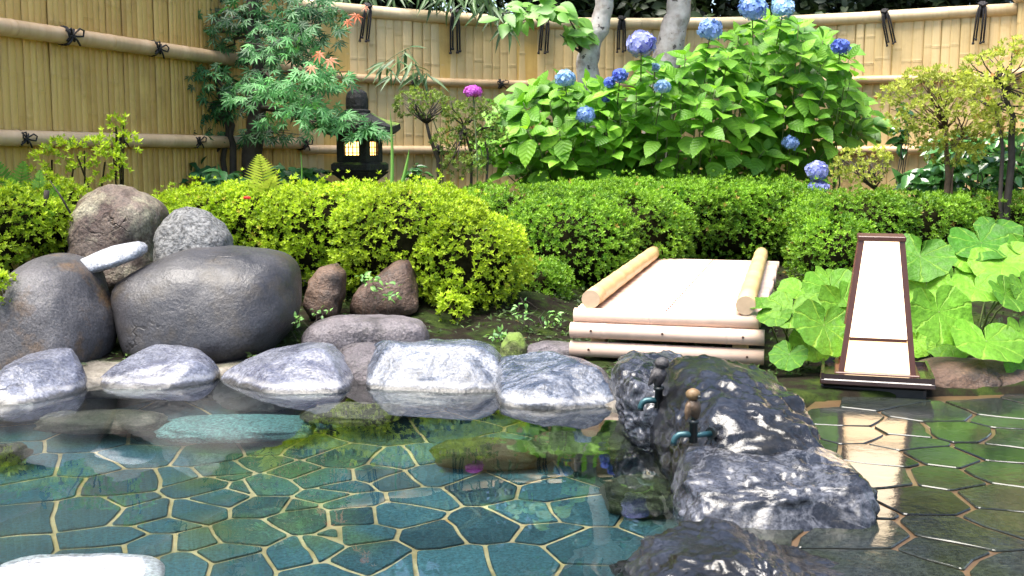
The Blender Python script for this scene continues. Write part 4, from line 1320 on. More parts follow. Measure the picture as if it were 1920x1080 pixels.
def small_tree(label, trunks, pads, mat, bark, dens=900, size=.034, name='azalea_tree'):
    b = Vector(trunks[0][0][0])
    t = thing(name, label, 'tree', (b.x, b.y, gz(b.x, b.y)))
    for i, (pts, r) in enumerate(trunks):
        pts = [Vector(p) for p in pts]
        pts[0].z = min(pts[0].z, gz(pts[0].x, pts[0].y) - .02)
        fine = []
        for a, c in zip(pts, pts[1:]):
            fine += limb_path(a, c, .008, 4, i)[:-1]
        fine.append(pts[-1])
        rad = list(np.linspace(r, r * .5, len(fine)))
        part('trunk', *tube(fine, rad, 8), M[bark], t)
    mb = MB()
    tips = [Vector(tr[0][-1]) for tr in trunks]
    for c, r in pads:
        c = Vector(c)
        s = min(tips, key=lambda p: (p - c).length)
        for k in range(7):
            e = c + Vector((random.uniform(-.8, .8) * r[0], random.uniform(-.8, .8) * r[1], random.uniform(-.3, .8) * r[2]))
            mb.tube(limb_path(s, e, .02, 4, k), list(np.linspace(.007, .0025, 4)), 5)
    mb.build('branches', M[bark], t)
    q, nn, ds = ell_points(pads, dens, .03, 9, .6, .7)
    n = len(q)
    Rm = frames(nrm(nn + np.array([0, -.1, .5]) + RNG.normal(size=(n, 3)) * .5), RNG.normal(size=(n, 3)))
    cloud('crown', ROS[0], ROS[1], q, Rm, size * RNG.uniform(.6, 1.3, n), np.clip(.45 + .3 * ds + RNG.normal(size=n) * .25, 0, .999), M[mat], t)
    return t
small_tree('small umbrella-shaped azalea with a thin dark trunk right of the stone lantern', [([P(832, 360, 8.6), P(822, 300, 8.6), P(800, 232, 8.6)], .022)], [E3(790, 195, 8.6, 52, 28, .2), E3(830, 205, 8.6, 35, 22, .15), E3(765, 190, 8.6, 28, 18, .12)], 'azalea_dull', 'bark_dark', 900, .03)
small_tree('sparse azalea under the magenta bloom between umbrella azalea and hydrangea', [([P(885, 370, 8.5), P(885, 290, 8.5), P(870, 235, 8.5)], .014), ([P(910, 370, 8.5), P(915, 290, 8.5), P(905, 240, 8.5)], .012)], [E3(885, 215, 8.5, 50, 30, .2), E3(850, 265, 8.5, 42, 24, .15), E3(915, 260, 8.5, 40, 30, .15), E3(870, 310, 8.4, 45, 22, .15)], 'azalea_dull', 'bark_dark', 800, .03)
small_tree('yellowish azalea tree with a brown trunk left of the far right one', [([P(1768, 440, 8.0), P(1778, 330, 8.0), P(1775, 240, 8.0)], .028), ([P(1790, 420, 8.0), P(1785, 320, 8.0), P(1805, 260, 8.0)], .014)], [E3(1770, 200, 8.0, 85, 55, .3), E3(1705, 190, 8.0, 55, 45, .22), E3(1820, 230, 8.0, 55, 48, .22), E3(1750, 150, 8.0, 55, 26, .18), E3(1785, 275, 8.0, 60, 34, .2), E3(1730, 240, 8.0, 55, 30, .2)], 'azalea_olive', 'bark_brown', 850, .036)
small_tree('yellowish azalea tree with a forked grey trunk at the right picture edge', [([P(1885, 420, 7.6), P(1897, 300, 7.6), P(1900, 220, 7.6), P(1880, 160, 7.6)], .03), ([P(1882, 380, 7.6), P(1880, 280, 7.6), P(1868, 200, 7.6)], .018)], [E3(1880, 150, 7.6, 75, 50, .28), E3(1915, 115, 7.6, 50, 45, .22), E3(1890, 215, 7.6, 65, 40, .22), E3(1845, 125, 7.6, 42, 28, .18), E3(1930, 190, 7.6, 45, 70, .22), E3(1860, 190, 7.6, 40, 30, .2)], 'azalea_olive', 'bark_dark', 800, .036)
small_tree('thin half-bare azalea with reddish leaves right of the lowest blue bloom', [([P(1672, 440, 7.7), P(1660, 390, 7.7), P(1640, 355, 7.7)], .016), ([P(1668, 440, 7.7), P(1668, 400, 7.7), P(1655, 370, 7.7)], .012)], [E3(1610, 315, 7.7, 52, 34, .18), E3(1640, 300, 7.7, 30, 24, .12), E3(1590, 300, 7.7, 28, 18, .12), E3(1660, 370, 7.7, 36, 22, .12)], 'azalea_olive', 'bark_dark', 900, .03)

# ------------------------------------------------------------------ japanese maple
def maple():
    Y = 8.5
    base = P(470, 372, Y)
    t = thing('maple_tree', 'blue green Japanese maple with drooping star leaves before the fence corner', 'tree', (base.x, Y, gz(base.x, Y)))
    def tr(pts, r, nm='trunk'):
        pp = [P(x, y, yy) for x, y, yy in pts]
        pp[0].z = min(pp[0].z, .40)
        fine = []
        for i, (a, c) in enumerate(zip(pp, pp[1:])): fine += limb_path(a, c, .012, 4, i + int(r * 1000))[:-1]
        fine.append(pp[-1])
        return part(nm, *tube(fine, list(np.linspace(r[0] if hasattr(r, '__len__') else r, (r[0] if hasattr(r, '__len__') else r) * .45, len(fine))), 10), M['bark_dark'], t)
    tr([(465, 365, Y), (472, 290, Y), (482, 210, Y), (488, 120, Y), (470, 40, Y), (475, -60, Y)], .085)
    tr([(420, 370, Y), (418, 300, Y), (424, 220, Y), (400, 150, Y)], .026)
    tr([(450, 370, Y), (437, 290, Y), (436, 235, Y), (415, 200, Y)], .032)
    sprays = [(470, 25, 8.5, 110, 42, 130), (420, 90, 8.6, 80, 42, 110), (540, 95, 8.1, 85, 36, 110), (600, 140, 7.9, 62, 30, 80), (400, 145, 8.4, 75, 34, 110), (310, 130, 8.3, 42, 16, 26), (370, 240, 8.5, 62, 38, 110), (345, 300, 8.6, 55, 36, 90), (350, 60, 8.6, 50, 34, 60), (335, 190, 8.5, 50, 26, 50), (300, 140, 8.35, 40, 14, 30), (520, 165, 8.0, 90, 34, 120), (570, 205, 7.9, 85, 30, 90), (640, 225, 7.9, 70, 20, 60), (690, 245, 7.9, 45, 12, 40), (560, 50, 8.2, 90, 34, 100), (590, 15, 8.3, 70, 26, 60), (430, 190, 8.5, 70, 34, 90), (500, 245, 8.4, 60, 24, 50), (380, 30, 8.6, 50, 40, 60), (480, -40, 8.5, 150, 40, 120), (330, 345, 8.5, 45, 22, 40)]
    pos, out = [], []
    tips = [P(472, 200, Y), P(488, 130, Y), P(475, 60, Y), P(424, 220, Y), P(436, 250, Y)]
    mb = MB()
    for (x, y, yy, rx, ry, n) in sprays:
        k = yy / FPX
        c = P(x, y, yy)
        s = min(tips, key=lambda p: (p - c).length)
        mb.tube(limb_path(s, c, .03, 5, x), list(np.linspace(.014, .005, 5)), 6)
        for j in range(8):
            e = c + Vector((random.uniform(-1, 1) * rx * k, random.uniform(-.25, .25), random.uniform(-.8, .4) * ry * k))
            mb.tube(limb_path(c, e, .02, 4, j), list(np.linspace(.005, .0015, 4)), 4)
        d = nrm(RNG.normal(size=(n, 3))) * (RNG.random(n)[:, None] ** .5)
        q = np.array(c) + d * np.array([rx * k * 1.05, .32, ry * k])
        q[:, 2] -= .10 * (np.abs(d[:, 0]) ** 2)
        pos.append(q); out.append(d)
    mb.build('branches', M['bark_dark'], t)
    pos = np.concatenate(pos); out = np.concatenate(out)
    n = len(pos)
    nv = nrm(np.array([0, -.75, .75]) + RNG.normal(size=(n, 3)) * .45)
    fv = nrm(out * np.array([1, .3, .2]) + np.array([.12, -.3, -.6]) + RNG.normal(size=(n, 3)) * .3)
    Rm = frames(nv, fv)
    size = RNG.uniform(.055, .09, n)
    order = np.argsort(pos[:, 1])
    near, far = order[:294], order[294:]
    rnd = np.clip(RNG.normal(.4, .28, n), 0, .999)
    tv, tf = maple_leaf()
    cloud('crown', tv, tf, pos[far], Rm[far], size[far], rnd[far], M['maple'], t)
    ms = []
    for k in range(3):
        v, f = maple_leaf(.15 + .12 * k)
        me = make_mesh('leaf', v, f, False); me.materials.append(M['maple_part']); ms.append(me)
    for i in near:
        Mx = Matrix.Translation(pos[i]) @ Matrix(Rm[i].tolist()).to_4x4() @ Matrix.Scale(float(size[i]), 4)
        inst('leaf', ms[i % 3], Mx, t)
    mer = make_mesh('leaf', *maple_leaf(.3), False); mer.materials.append(M['maple_red'])
    for (x, y, s) in ((600, 100, .085), (618, 112, .08), (585, 125, .07), (668, 28, .075), (685, 12, .05), (650, 40, .06)):
        p = P(x, y, 7.7)
        Rr = frames(np.array([[random.gauss(0, .3), -.8, .6]]), np.array([[random.gauss(0, .6), -.2, -.5]]))[0]
        o = inst('leaf', mer, Matrix.Translation(p) @ Matrix(Rr.tolist()).to_4x4() @ Matrix.Scale(s, 4), t)
        o['label'] = 'orange pink young leaf'
maple()

# ------------------------------------------------------------------ hydrangeas
def in_poly(x, y, poly):
    ins = False
    for (ax, ay), (bx, by) in zip(poly, poly[1:] + poly[:1]):
        if (ay > y) != (by > y) and x < (bx - ax) * (y - ay) / (by - ay) + ax: ins = not ins
    return ins
HL = []
for k in range(4):
    v, f = ovate(.31 + .02 * k, .16 + .07 * k, .10 - .02 * k, ((0, .03), (.06, .40), (.16, .74), (.28, .96), (.42, 1.0), (.56, .90), (.70, .68), (.82, .42), (.91, .2), (1, .0)), .035)
    me = make_mesh('leaf', v, f, True); me.materials.append(M['hydrangea']); HL.append(me)
def bloom_mesh(nm, seed, flat=1.0):
    n = 110
    i = np.arange(n) + .5
    ph = np.arccos(1 - 1.72 * i / n); th = math.pi * (1 + 5 ** .5) * i
    d = np.stack([np.cos(th) * np.sin(ph), np.sin(th) * np.sin(ph), np.cos(ph)], -1)
    rs = np.random.default_rng(seed)
    tv, tf = [], []
    for k in range(4):
        a = k * math.pi / 2
        for x, y, z in ((0, 0, 0), (-.5, .62, .12), (0, 1.05, .05), (.5, .62, .12)):
            tv.append((x * math.cos(a) - y * math.sin(a), x * math.sin(a) + y * math.cos(a), z))
        tf += [(k * 4, k * 4 + 3, k * 4 + 2), (k * 4, k * 4 + 2, k * 4 + 1)]
    tv, tf = np.array(tv), np.array(tf)
    Rm = frames(nrm(d + rs.normal(size=d.shape) * .28), rs.normal(size=d.shape))
    sz = rs.uniform(.17, .25, n)
    pos = d * np.array([1, 1, .82 * flat]) * rs.uniform(.86, 1.0, (n, 1))
    V = np.einsum('nij,kj->nki', Rm, tv) * sz[:, None, None] + pos[:, None]
    F = (tf[None] + (np.arange(n) * 16)[:, None, None]).reshape(-1, 3)
    # green-blue heart under the florets
    Vi, Fi = ico(2)
    V2 = np.concatenate([V.reshape(-1, 3), Vi * np.array([.8, .8, .62 * flat])])
    F2 = np.concatenate([F, Fi + len(V.reshape(-1, 3))])
    r = np.concatenate([np.repeat(np.clip(rs.normal(.55, .28, n), 0, 1), 16), np.zeros(len(Vi))])
    me = make_mesh('flower_head', V2, F2, False, r)
    me.materials.append(M['bloom_' + nm])
    return me
BL = {nm: bloom_mesh(nm, i) for i, nm in enumerate(('light', 'violet', 'deep', 'mid'))}
BL['flat'] = bloom_mesh('violet', 9, .5)

def hydrangea(label, poly, Y, bulge, nshoot, blooms, base_px, seed, dmin):
    rs = random.Random(seed)
    xs = [p[0] for p in poly]; ys = [p[1] for p in poly]
    b = P(base_px[0], 330, Y + .1)
    t = thing('hydrangea_bush', label, 'shrub', (b.x, b.y, gz(b.x, b.y)), 'hydrangea bushes before the back fence')
    cx, cy = sum(xs) / len(xs), sum(ys) / len(ys)
    rx = (max(xs) - min(xs)) / 2; ry = (max(ys) - min(ys)) / 2
    shoots = []
    tries = 0
    while len(shoots) < nshoot and tries < 6000:
        tries += 1
        x, y = rs.uniform(min(xs), max(xs)), rs.uniform(min(ys), max(ys))
        if not in_poly(x, y, poly): continue
        back = len(shoots) > nshoot * .72
        if any(math.hypot(x - q[0], y - q[1]) < (dmin if not back else dmin * .5) and q[3] == back for q in shoots): continue
        rho = ((x - cx) / rx) ** 2 + ((y - cy) / ry) ** 2
        yy = Y - bulge * max(0, 1 - rho * .8) + rs.uniform(-.08, .08) + (.35 if back else 0)
        shoots.append((x, y, yy, back))
    stems = MB()
    bp = [Vector((b.x + rs.uniform(-.35, .35), b.y + rs.uniform(-.1, .25), gz(b.x, b.y) - .02)) for _ in range(7)]
    nl = 0
    for (x, y, yy, back) in shoots:
        p = P(x, y, yy)
        s = min(bp, key=lambda q: abs(q.x - p.x) + rs.uniform(0, .3))
        m_ = s.lerp(p, .55) + Vector((rs.gauss(0, .03), .08, .03))
        stems.tube([s, s.lerp(m_, .5) + Vector((rs.gauss(0, .03), 0, 0)), m_, p], [.008, .007, .006, .004], 5)
        ax = Vector(((x - cx) / rx * .45 + rs.gauss(0, .2), -.55 + rs.gauss(0, .15), .85)).normalized()
        xa = ax.cross(Vector((0, 1, .2))).normalized(); ya = ax.cross(xa)
        ph0 = rs.uniform(0, math.pi)
        for lev, (sz, tilt, drop) in enumerate(((.115, 42, 0), (.175, 66, .03), (.205, 88, .075))):
            for q in range(2):
                if nl >= 270: break
                a = ph0 + lev * math.pi / 2 + q * math.pi + rs.gauss(0, .15)
                tl = R(tilt + rs.gauss(0, 9))
                rad = xa * math.cos(a) + ya * math.sin(a)
                f = (rad * math.sin(tl) + ax * math.cos(tl)).normalized()
                n_ = (ax * math.sin(tl) - rad * math.cos(tl)).normalized()
                xv = f.cross(n_)
                S = sz * rs.uniform(.8, 1.18)
                Mx = Matrix(((xv.x, f.x, n_.x, 0), (xv.y, f.y, n_.y, 0), (xv.z, f.z, n_.z, 0), (0, 0, 0, 1)))
                Mx = Matrix.Translation(p - ax * drop + f * .02) @ Mx @ Matrix.Scale(S, 4)
                inst('leaf', rs.choice(HL), Mx, t); nl += 1
    # the leaves further in, which nobody could count
    pos, nv, fv = [], [], []
    while len(pos) < 520:
        x, y = rs.uniform(min(xs), max(xs)), rs.uniform(min(ys), max(ys))
        if not in_poly(x, y, poly): continue
        pos.append(P(x, y, Y + rs.uniform(-.15, .4))); nv.append((rs.gauss(0, .35), -.6 + rs.gauss(0, .2), .8)); fv.append((rs.gauss(0, 1), -.4, rs.gauss(-.3, .4)))
    pos = np.array(pos)
    cv, cf_ = ovate(.33, .22, .08)
    cloud('inner_leaves', cv, cf_, pos, frames(np.array(nv), nrm(np.array(fv))), RNG.uniform(.10, .19, len(pos)), RNG.random(len(pos)), M['hydrangea_inner'], t)
    stems.build('stems', M['stem_green'], t)
    for (x, y, r, nm, *dy) in blooms:
        yy = Y - bulge - .05 + (dy[0] if dy else 0)
        p = P(x, y, yy)
        k = yy / FPX
        Mx = Matrix.Translation(p) @ Matrix.Rotation(R(rs.uniform(15, 45)), 4, 'X') @ Matrix.Rotation(rs.uniform(0, 6), 4, 'Z') @ Matrix.Scale(r * k * .88, 4)
        fh = inst('flower_head', BL[nm], Mx, t)
        fh['label'] = {'light': 'pale sky blue mophead bloom', 'violet': 'violet blue mophead bloom', 'deep': 'small deep blue mophead bloom', 'mid': 'blue mophead bloom', 'flat': 'flattened violet blue bloom'}[nm]
        for q in range(4):
            a = q * math.pi / 2 + rs.uniform(0, .6)
            f = Vector((math.cos(a), math.sin(a) * .8 - .25, -.12)).normalized(); n_ = Vector((0, -.35, 1)); xv = f.cross(n_).normalized(); n_ = xv.cross(f)
            Ml = Matrix(((xv.x, f.x, n_.x, 0), (xv.y, f.y, n_.y, 0), (xv.z, f.z, n_.z, 0), (0, 0, 0, 1)))
            inst('leaf', rs.choice(HL), Matrix.Translation(p + Vector((0, .04, -r * k * .75 - .02 * q))) @ Ml @ Matrix.Scale(rs.uniform(.13, .18), 4), t)
        part('flower_stalk', *tube([p - Vector((0, -.02, r * k * .5)), p + Vector((rs.gauss(0, .03), .12, -.28))], .005, 5), M['stem_green'], t)
hydrangea('left hydrangea bush with a sky blue bloom at its top, nearest the umbrella azalea', [(905, 250), (935, 190), (1020, 150), (1110, 155), (1190, 190), (1230, 250), (1235, 335), (1100, 340), (1000, 330), (915, 300)], 9.2, .45, 50, [(1060, 147, 22, 'light'), (1098, 215, 20, 'mid'), (1136, 185, 10, 'deep', .2), (1162, 142, 17, 'deep', .15), (1143, 155, 13, 'deep', .2)], (1090, 330), 1, 36)
hydrangea('middle hydrangea bush with the large violet bloom before the pale tree trunks', [(1120, 335), (1180, 190), (1195, 110), (1255, 115), (1300, 90), (1400, 100), (1440, 160), (1450, 250), (1440, 340), (1280, 345)], 9.1, .5, 52, [(1203, 82, 31, 'violet'), (1242, 163, 18, 'light'), (1228, 126, 11, 'light', .1), (1332, 55, 26, 'mid', .3)], (1290, 330), 2, 40)
hydrangea('tallest hydrangea bush on the right with two blooms above the fence top', [(1345, 70), (1400, 45), (1480, 30), (1530, 60), (1600, 85), (1590, 150), (1640, 215), (1655, 250), (1560, 270), (1520, 330), (1440, 335), (1400, 250), (1380, 140)], 9.5, .5, 52, [(1412, 14, 30, 'mid'), (1468, 14, 25, 'light', .1), (1576, 88, 20, 'deep', .1), (1482, 268, 18, 'mid'), (1532, 320, 24, 'violet', -.4), (1535, 350, 22, 'flat', -.42)], (1480, 330), 3, 40)

# magenta bloom on the sparse azalea: a phlox stem of its own
def phlox():
    c = P(887, 172, 8.35)
    t = thing('magenta_flower', 'magenta flower cluster on a thin stem left of the hydrangeas', 'flower', (c.x, c.y, gz(c.x, c.y)))
    me = bloom_mesh('magenta', 4, .8)
    inst('flower_head', me, Matrix.Translation(c) @ Matrix.Scale(17 * 8.35 / FPX, 4), t)
    part('stem', *tube([Vector((c.x + .02, c.y, gz(c.x, c.y) - .02)), Vector((c.x + .03, c.y, .9)), c], .006, 6), M['stem_green'], t)
phlox()

# ------------------------------------------------------------------ pale trunks, broadleaf branch
def pale_tree(label, pts, r, leafy):
    pp = [P(x, y, Y) for x, y, Y in pts]
    base = pp[0].copy(); base.z = gz(base.x, base.y)
    t = thing('pale_trunk_tree', label, 'tree', base)
    pp[0] = base - Vector((0, 0, .03))
    rs = random.Random(int(r * 1000))
    fine = []
    for i, (a, c) in enumerate(zip(pp, pp[1:])): fine += limb_path(a, c, .006, 5, i)[:-1]
    fine.append(pp[-1])
    rad = [r * (1.0 - .35 * i / len(fine)) * (1 + .06 * noise.noise((i * .9, r * 40, 0))) for i in range(len(fine))]
    part('trunk', *tube(fine, rad, 14), M['bark_pale'], t)
    top = pp[-1]
    # crown above the picture: limbs and loose leaf clumps
    mb = MB(); pos = []
    for k in range(9):
        e = top + Vector((rs.uniform(-.9, .9), rs.uniform(-.3, .9), rs.uniform(.3, 1.0)))
        mb.tube(limb_path(top - Vector((0, 0, .05)), e, .05, 6, k), list(np.linspace(r * .4, .008, 6)), 7)
        pos.append(np.array(e) + nrm(RNG.normal(size=(60, 3))) * np.array([.38, .35, .25]) * RNG.random((60, 1)) ** .4)
    pos = np.concatenate(pos); n = len(pos)
    mb.build('limbs', M['bark_pale'], t)
    v, f = ovate(.3, .2, .08)
    cloud('crown', v, f, pos, frames(nrm(np.array([0, -.3, 1]) + RNG.normal(size=(n, 3)) * .5), RNG.normal(size=(n, 3))), RNG.uniform(.07, .12, n), RNG.random(n), M['aucuba'], t)
    me = [make_mesh('leaf', *ovate(.29, .1 + .1 * k, .07), True) for k in range(3)]
    for q in me: q.materials.append(M['broadleaf'])
    for (bx, by, byy, tips) in leafy:
        a = P(bx, by, byy)
        for (x, y, yy, nn) in tips:
            e = P(x, y, yy)
            br = part('branch', *tube(limb_path(a, e, .02, 5, x), list(np.linspace(.012, .004, 5)), 6), M['bark_dark'], t)
            for j in range(nn):
                q = a.lerp(e, .35 + .65 * (j + 1) / nn) + Vector((rs.gauss(0, .05), rs.gauss(0, .04), rs.gauss(0, .03)))
                nv = np.array([[rs.gauss(0, .35), -.7, .7 + rs.gauss(0, .2)]]); fv = np.array([[rs.uniform(-1, 1), -.2, rs.uniform(-.7, .3)]])
                Rm = frames(nv, fv)[0]
                inst('leaf', rs.choice(me), Matrix.Translation(q) @ Matrix(Rm.tolist()).to_4x4() @ Matrix.Scale(rs.uniform(.13, .19), 4), t)
pale_tree('curved mottled pale trunk with a leafy branch, left of the two pale trunks', [(1130, 345, 9.75), (1118, 220, 9.75), (1100, 120, 9.75), (1108, 80, 9.75), (1126, 45, 9.75), (1133, 0, 9.75), (1140, -60, 9.75)], .11,
          [(1090, 98, 9.7, [(1060, 20, 9.6, 7), (1080, 60, 9.6, 7), (1050, 65, 9.5, 5)]), (1060, 18, 9.6, [(990, 10, 9.5, 11), (940, 25, 9.4, 9), (930, 50, 9.4, 8), (1010, 30, 9.4, 8), (1020, 0, 9.5, 6)])])
pale_tree('straight mottled pale trunk rising behind the large violet bloom', [(1225, 345, 9.95), (1235, 220, 9.95), (1250, 110, 9.95), (1262, 60, 9.95), (1272, 20, 9.95), (1280, -60, 9.95)], .145, [])

# ------------------------------------------------------------------ bamboo leaf sprays
def bamboo_plant(label, culm, r, clusters, leafL=.2):
    pp = [P(x, y, Y) for x, y, Y in culm]
    b = pp[0].copy(); b.z = gz(b.x, b.y)
    pp[0] = b - Vector((0, 0, .02))
    t = thing('bamboo_plant', label, 'plant', b)
    part('culm', *tube(pp, list(np.linspace(r, r * .4, len(pp))), 7), M['stem_green'], t)
    tw = MB(); pos, fv = [], []
    for (x, y, Y, n, dx, dy) in clusters:
        c = P(x, y, Y)
        near = min(pp, key=lambda q: (q - c).length)
        tw.tube(limb_path(near, c, .015, 4, x), [.004, .0035, .003, .002], 5)
        for j in range(n):
            pos.append(np.array(c) + RNG.normal(size=3) * .02)
            a = (j / max(1, n - 1) - .5) * 2.2
            fv.append(np.array([dx + a * .9, -.25 + RNG.normal() * .2, dy - abs(a) * .2 + RNG.normal() * .2]))
    tw.build('twigs', M['stem_green'], t)
    pos, fv = np.array(pos), nrm(np.array(fv)); n = len(pos)
    v = np.array([(0, 0, 0), (-.065, .3, .012), (-.05, .6, 0), (0, 1, -.12), (.05, .6, 0), (.065, .3, .012), (0, .45, -.01)])
    f = np.array([(0, 6, 1), (1, 6, 2), (2, 6, 3), (3, 6, 4), (4, 6, 5), (5, 6, 0)])
    Rm = frames(nrm(np.array([0, -.8, .5]) + RNG.normal(size=(n, 3)) * .4), fv)
    sz = RNG.uniform(.7, 1.25, n) * leafL
    rnd = RNG.random(n)
    k = min(n, 290)
    for i in range(k):
        me = LF[i % 3]
        inst('leaf', me, Matrix.Translation(pos[i]) @ Matrix(Rm[i].tolist()).to_4x4() @ Matrix.Scale(float(sz[i]), 4), t)
LF = []
for k in range(3):
    v = np.array([(0, 0, 0), (-.065, .3, .012), (-.05, .6, -.02 * k), (0, 1, -.1 - .08 * k), (.05, .6, -.02 * k), (.065, .3, .012), (0, .45, -.01)])
    f = np.array([(0, 6, 1), (1, 6, 2), (2, 6, 3), (3, 6, 4), (4, 6, 5), (5, 6, 0)])
    me = make_mesh('leaf', v, f, False, np.full(7, .25 + .3 * k)); me.materials.append(M['bamboo_leaf']); LF.append(me)
bamboo_plant('slim bamboo spray with dark narrow leaves before the back fence', [(838, 350, 9.3), (825, 260, 9.25), (800, 190, 9.2), (785, 130, 9.2), (765, 90, 9.2)], .006, [(765, 92, 9.2, 4, .3, -.6), (785, 130, 9.2, 6, -.3, -.8), (720, 118, 9.2, 7, -.4, -.7), (745, 110, 9.2, 6, -.1, -.9), (800, 140, 9.2, 6, .3, -.9), (775, 120, 9.15, 6, 0, -1), (735, 140, 9.15, 5, -.5, -.8)], .19)
bamboo_plant('bamboo hanging over the back fence top with drooping leaves', [(1000, 300, 11.6), (970, 100, 11.6), (930, -40, 11.3), (850, -80, 10.7), (760, -50, 10.3), (680, -10, 10.2)], .014, [(x, y, 10.3, 7, d, -1.0) for x, y, d in ((640, -10, -.4), (690, -12, .1), (740, -18, .3), (780, -20, -.2), (810, -10, .2), (845, -5, -.2), (870, 0, .1), (890, -15, .4), (915, 0, -.1), (935, 20, .1), (945, 50, .0), (960, 0, .2), (905, -30, .1), (830, -30, 0))], .24)

# ------------------------------------------------------------------ trees beyond the fence
def back_tree(label, x, y, h, rx, n, seed, leafm='back_leaf'):
    t = thing('background_tree', label, 'tree', (x, y, gz(x, y)), 'trees beyond the fence')
    rs = np.random.default_rng(seed); rp = random.Random(seed)
    z0 = gz(x, y)
    top = Vector((x + rp.uniform(-.2, .2), y, h * .8))
    part('trunk', *tube(limb_path((x, y, z0 - .05), top, .06, 7, seed), list(np.linspace(.14, .04, 7)), 9), M['bark_dark'], t)
    mb = MB(); pos = []
    for k in range(16):
        z = rp.uniform(2.0, 3.2) if k < 8 else 3.0 + (h - 3.0) * ((k - 8) / 7)
        e = Vector((x + rp.uniform(-1, 1) * rx, y + rp.uniform(-1, 1) * rx * .7, z + rp.uniform(-.2, .3)))
        s = Vector((x, y, max(z0 + .6, z - .6)))
        mb.tube(limb_path(s, e, .06, 5, k), list(np.linspace(.045, .01, 5)), 6)
        m_ = n // 16
        pos.append(np.array(e) + nrm(rs.normal(size=(m_, 3))) * np.array([rx * .62, rx * .5, .42]) * rs.random((m_, 1)) ** .45)
    mb.build('limbs', M['bark_dark'], t)
    pos = np.concatenate(pos); q = len(pos)
    v, f = ovate(.28, .2, .08, ((0, .03), (.3, 1.0), (.65, .8), (1, .0)))
    cloud('crown', v, f, pos, frames(nrm(np.array([0, -.3, .8]) + rs.normal(size=(q, 3)) * .6), rs.normal(size=(q, 3))), rs.uniform(.10, .19, q), rs.random(q), M[leafm], t)
spots = [(-2.0, 11.4, 4.4, .9, 'dark tree close behind the fence corner right of the maple'), (-4.8, 10.6, 4.6, 1.1, 'dark tree beyond the golden fence at the far left'), (-2.9, 12.0, 5.4, 1.2, 'dark tree beyond the fence behind the maple'), (-1.2, 12.6, 5.0, 1.1, 'dark tree beyond the fence above the stone lantern'), (.3, 12.4, 5.2, 1.2, 'dark tree beyond the fence above the bamboo leaves'), (1.7, 12.8, 5.6, 1.2, 'dark tree beyond the fence between the pale trunks'), (3.0, 12.5, 5.0, 1.1, 'dark tree beyond the fence behind the tallest blooms'), (4.3, 12.4, 4.8, 1.1, 'dark tree beyond the fence right of the hydrangeas'), (5.8, 11.8, 5.2, 1.2, 'dark tree beyond the fence at the right corner'), (7.2, 9.6, 5.0, 1.3, 'dark tree outside the right fence return')]
for i, (x, y, h, rx, lb) in enumerate(spots):
    back_tree(lb, x, y, h, rx, 5200, 40 + i)

# ------------------------------------------------------------------ leopard plants round the lamp
def farf_mesh(seed):
    rs = random.Random(seed)
    n = 44; rings = (0.0, .3, .62, .86, 1.0)
    V, F = [(0, 0, 0)], []
    ph = rs.uniform(0, 6)
    for ri, rr in enumerate(rings[1:]):
        for k in range(n):
            a = -math.pi + 2 * math.pi * (k + .5) / n     # 0 = tip, +-pi = sinus
            sh = 1.0 + .10 * math.cos(a) - .05 * math.cos(2 * a)
            if abs(a) > 2.55: sh *= 1 - .62 * (abs(a) - 2.55) / .6
            rip = 1 + (.035 * math.sin(a * 11 + ph) if rr > .8 else 0)
            r_ = rr * sh * rip * .58
            z = .16 * rr * rr * (1 - .3 * rr) + .05 * rr * rr * math.sin(3 * a + ph) + .008 * rr * math.sin(7 * a + ph) - .13 * max(0, rr - .6) * (1 + math.cos(a))
            V.append((r_ * math.sin(a), r_ * math.cos(a), z))
    for k in range(n - 1):
        F.append((0, 1 + k, 2 + k))
    for ri in range(3):
        o = 1 + ri * n
        for k in range(n - 1):
            F.append((o + k, o + n + k, o + n + k + 1, o + k + 1))
    me = make_mesh('leaf', V, F, True)
    me.materials.append(M['farfugium'])
    return me
FM = [farf_mesh(k) for k in range(5)]
def farfugium(label, leaves, base_px, Yb, seed):
    rs = random.Random(seed)
    b = P(base_px[0], base_px[1], Yb); b.z = gz(b.x, b.y)
    t = thing('leopard_plant', label, 'plant', b)
    for (x, y, Y, d, yaw, nx, ny, nz) in leaves:
        p = P(x, y, Y)
        S = d * .76 * Y / FPX * rs.uniform(.9, 1.08)
        nv = np.array([[nx + rs.gauss(0, .15), ny + rs.gauss(0, .12), nz]]); fv = np.array([[math.sin(R(yaw)), -math.cos(R(yaw)) * .7, -math.cos(R(yaw)) * .6]])
        Rm = frames(nv, fv)[0]
        lf = inst('leaf', FM[rs.randrange(5)], Matrix.Translation(p) @ Matrix(Rm.tolist()).to_4x4() @ Matrix.Scale(S, 4), t)
        s = b + Vector((rs.uniform(-.15, .15), rs.uniform(-.05, .1), -.02))
        m_ = s.lerp(p, .6) + Vector((0, .05, .02))
        part('leaf_stalk', *tube([s, m_, p], [.006, .005, .004], 6), M['stem_green'], t)
farfugium('leopard plant with glossy round leaves between the platform and the lamp',
 [(1545, 610, 4.75, 150, 0, .1, -.7, .7), (1485, 580, 4.9, 120, -20, -.2, -.6, .8), (1455, 590, 4.9, 80, -60, -.3, -.4, .9), (1430, 570, 5.0, 70, -70, -.1, -.3, .95), (1560, 540, 5.1, 120, 10, .1, -.6, .8), (1580, 570, 5.0, 130, 30, .2, -.7, .7), (1500, 545, 5.2, 90, -30, 0, -.4, .9), (1480, 665, 4.75, 80, -30, -.3, -.5, .8), (1555, 520, 5.25, 80, 20, .2, -.3, .9), (1520, 640, 4.85, 90, 5, 0, -.8, .6), (1575, 650, 4.9, 80, 20, .2, -.8, .6)], (1540, 690), 5.0, 1)
